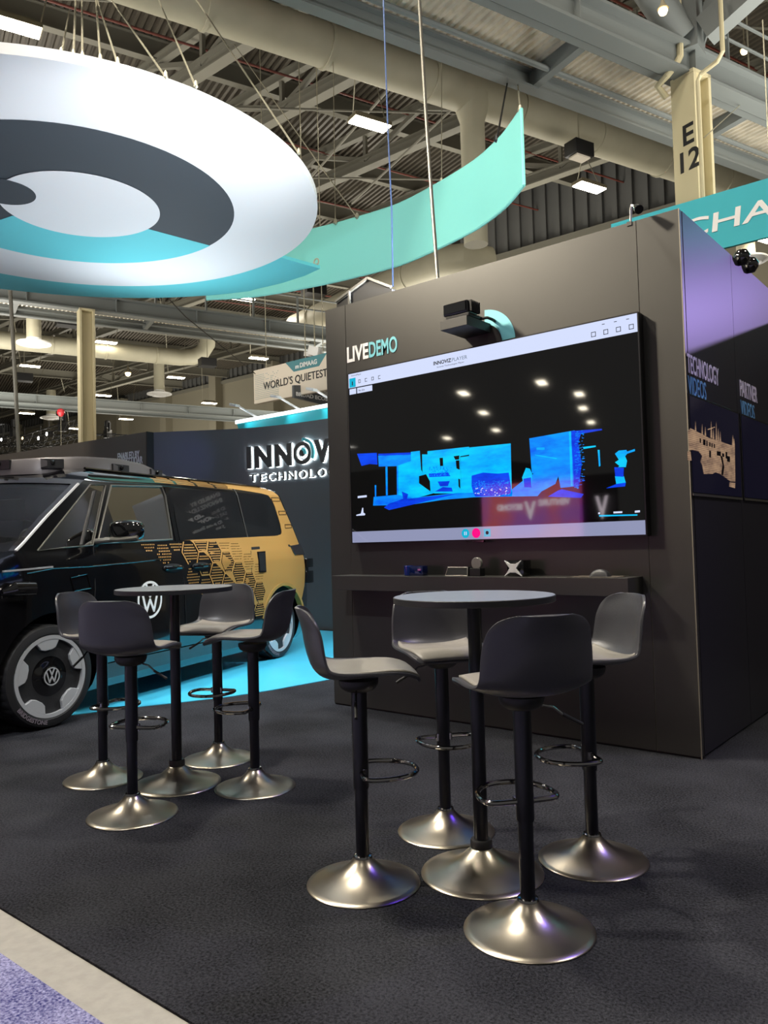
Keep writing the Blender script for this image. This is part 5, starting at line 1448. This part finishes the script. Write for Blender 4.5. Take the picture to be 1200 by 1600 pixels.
# mirror
MB().tube([SPt(-.62, 1.315, -.01), V(-.66, .08, 1.325), V(-.72, .16, 1.335)], .022, 10).build('mirror_arm', M['trim'], van)
q = MB(); Rm = Matrix((VD, VN, UP)).transposed()
q.grid(lambda u, v: V(-.74, .17, 1.392) + Rm @ Vector((.085*(abs(math.cos(u*2*PI))**.6)*(1 if math.cos(u*2*PI) > 0 else -.55)*(max(0, 1 - abs(2*v - 1)**3.2))**.5, .165*(2*v - 1), .085*(abs(math.sin(u*2*PI))**.7)*(1 if math.sin(u*2*PI) > 0 else -1)*(max(0, 1 - abs(2*v - 1)**3.2))**.4)), 28, 20)
q.build('mirror_housing', M['gloss'], van, angle=180)
MB().tube([V(-.66, .02, 1.33), V(-.65, .17, 1.322), V(-.68, .32, 1.335)], .018, 8).build('mirror_base_strip', M['trim'], van)


def emblem(c, fr, R, mt, par, th, w=.15, name='emblem'):
    X, Y, Z = fr; e = par
    MB().disc_ring(R*.87, R, 0, th, 48, c, fr).build(name + '_ring', mt, e)
    q = MB()
    for P in ([(-.66, .50), (-.31, -.62), (0, .0), (.31, -.62), (.66, .50)], [(-.30, .80), (0, .16), (.30, .80)]):
        for a, b in zip(P, P[1:]):
            a, b = Vector(a), Vector(b); dd_ = (b - a).normalized(); nn = Vector((-dd_.y, dd_.x))*w/2; a -= dd_*.04; b += dd_*.04
            q.prism([a - nn, b - nn, b + nn, a + nn], lambda u, v: c + (X*u + Y*v)*R, lambda u, v: c + (X*u + Y*v)*R + Z*th)
    q.build(name + '_letters', mt, e, smooth=False)


emblem(SPt(-1.185, .82, .003), (-VD, UP, VN), .157, M['white'], van, .002, .15, 'door_emblem')
# wheels
def wheel(s, t, far=False, steer=0.):
    rot = Matrix.Rotation(math.radians(steer), 3, 'Z')
    N_ = rot @ (-VN if far else VN); X_ = rot @ (VD if far else -VD)
    c = V(s, t, ZW + .012); fr = (X_, UP, N_)
    tp = [(.285, -.235), (.325, -.24), (.350, -.228), (.363, -.20), (.364, -.15), (.356, -.148), (.356, -.138), (.364, -.136), (.364, -.06), (.358, -.02), (.348, -.004), (.325, .002), (.30, .004), (.290, -.002), (.286, -.02)]
    w = MB().lathe(tp, 144, c, fr, lambda i, k: (.985 if i in (3, 4, 7, 8, 9) and k % 4 == 0 else 1)).build('wheel', M['tyre'], van, angle=25)
    MB().disc_ring(.262, .289, -.12, .003, 72, c, fr).build('rim_ring', M['silver'], w)
    MB().lathe([(.265, -.10), (.20, -.06), (.16, -.022), (.10, -.016), (.085, -.008), (.0, -.006)], 56, c, fr).build('rim_disc', M['gloss'], w)
    for k in range(5):
        a = math.radians(95 - 72*k); q = MB()
        pl = [(.264, -.36), (.264, -.18), (.264, 0), (.264, .18), (.264, .36), (.205, .29), (.188, .15), (.188, -.15), (.205, -.29)]
        cc_ = [(r*math.cos(a + b), r*math.sin(a + b)) for r, b in pl]
        q.prism(cc_, lambda u, v: c + X_*u + UP*v - N_*.05, lambda u, v: c + X_*u + UP*v + N_*.001); q.build('rim_blade', M['silver'], w, smooth=False, bevel=.004)
    MB().lathe([(.072, -.012), (.072, .004), (.068, .008), (0, .008)], 40, c, fr).build('hub_cap', M['gloss'], w)
    emblem(c + N_*.008, fr, .064, M['silver'], w, .003, .16, 'hub_emblem')
    tt = text('BRIDGESTONE', .030, .001, .02); W_ = twidth(tt); q = MB()
    q.mesh(tt, lambda u, v, k: c + N_*(.0045 + k) + (X_*math.cos(math.radians(215) + u/.318) + UP*math.sin(math.radians(215) + u/.318))*(.332 - v))
    q.build('tyre_lettering', mat('tyre_mark', (120, 112, 122), .6), w, smooth=False)
    return w


wheel(-.075, .045, steer=-8); wheel(SRW, -.035); wheel(SFW, 2*TC + .01, True, -8); wheel(SRW, 2*TC + .035, True)
# roof fairing with camera pockets
rp_ = [(-.40, TC), (-.41, -.72), (-.50, -.47), (-.70, -.335), (-1.05, -.285), (-1.45, -.295), (-1.85, -.34), (-2.05, -.46), (-2.12, TC)]
near = smooth_path(rp_, 5); n_ = len(near)
ztf = lambda s: interp([(-2.2, 1.945), (-1.85, 1.965), (-1.55, 2.02), (-1.2, 2.035), (-.8, 2.02), (-.4, 1.985)], s)
loopf = [(p.x, p.y) for p in near] + [(p.x, 2*TC - p.y) for p in reversed(near[1:-1])]
q = MB(); L_ = len(loopf)
for f_, zf in ((1.0, lambda s: 1.86), (.985, lambda s: ztf(s) - .025), (.96, ztf), (.55, lambda s: ztf(s) + .035), (.02, lambda s: 2.05)):
    for s, t_ in loopf: q.v.append(V(-1.25 + (s + 1.25)*f_, TC + (t_ - TC)*f_, zf(s)))
for i in range(4):
    for k in range(L_): q.f.append([i*L_ + k, i*L_ + (k + 1) % L_, (i + 1)*L_ + (k + 1) % L_, (i + 1)*L_ + k]); q.mi.append(0)
q.build('roof_fairing', M['rackgrey'], van, angle=40)
for (s, t_, ang, w_) in ((-.56, -.41, .75, .085), (-1.20, -.286, 0, .10), (-.41, -.80, 1.5, .10), (-1.72, -.32, -.1, .09)):
    X_ = (VD*math.cos(ang) - VN*math.sin(ang)).normalized(); Y_ = Vector((-X_.y, X_.x, 0)); c = V(s, t_, 1.945)
    Rr = Matrix((X_, Y_, UP)).transposed()
    o = MB().box(c + Y_*.0, (w_, .012, .036), Rr).build('camera_pocket', M['dark'], van, smooth=False)
    MB().lathe([(.018, 0), (.018, .022), (.012, .03), (0, .03)], 16, c + UP*.008, (X_, UP, Y_)).build('camera_lens', M['gloss'], o)
    MB().prism([(w_, -.036), (w_, .036), (w_*.45, 0.02), (w_*.45, -.02)], lambda u, v: c + X_*u + UP*v + Y_*.013, lambda u, v: c + X_*u + UP*v + Y_*.015).build('pocket_lip', M['rackgrey'], o, smooth=False)
for sg_ in (1, -1): MB().tube([V(s, TC + sg_*(side(s, 1.905) - TC), 1.912) for s in (-.75, -1.2, -1.8, -2.4, -3.0, -3.45)], .012, 8).build('roof_rail_strip', M['gloss'], van)

# dark blocks added as stands across the aisle, behind the camera (they shade the stand from low light and show in the gloss)
for k, (x0, x1, y, h) in enumerate([(-34, -10.9, -8.6, 3.4), (-7.1, 0, -9.5, 3.2), (1, 16, -8.8, 3.6)]):
    MB().bbox((x0, y - 3, 0), (x1, y, h)).build('partition', M['backwall'], kind='structure', smooth=False)
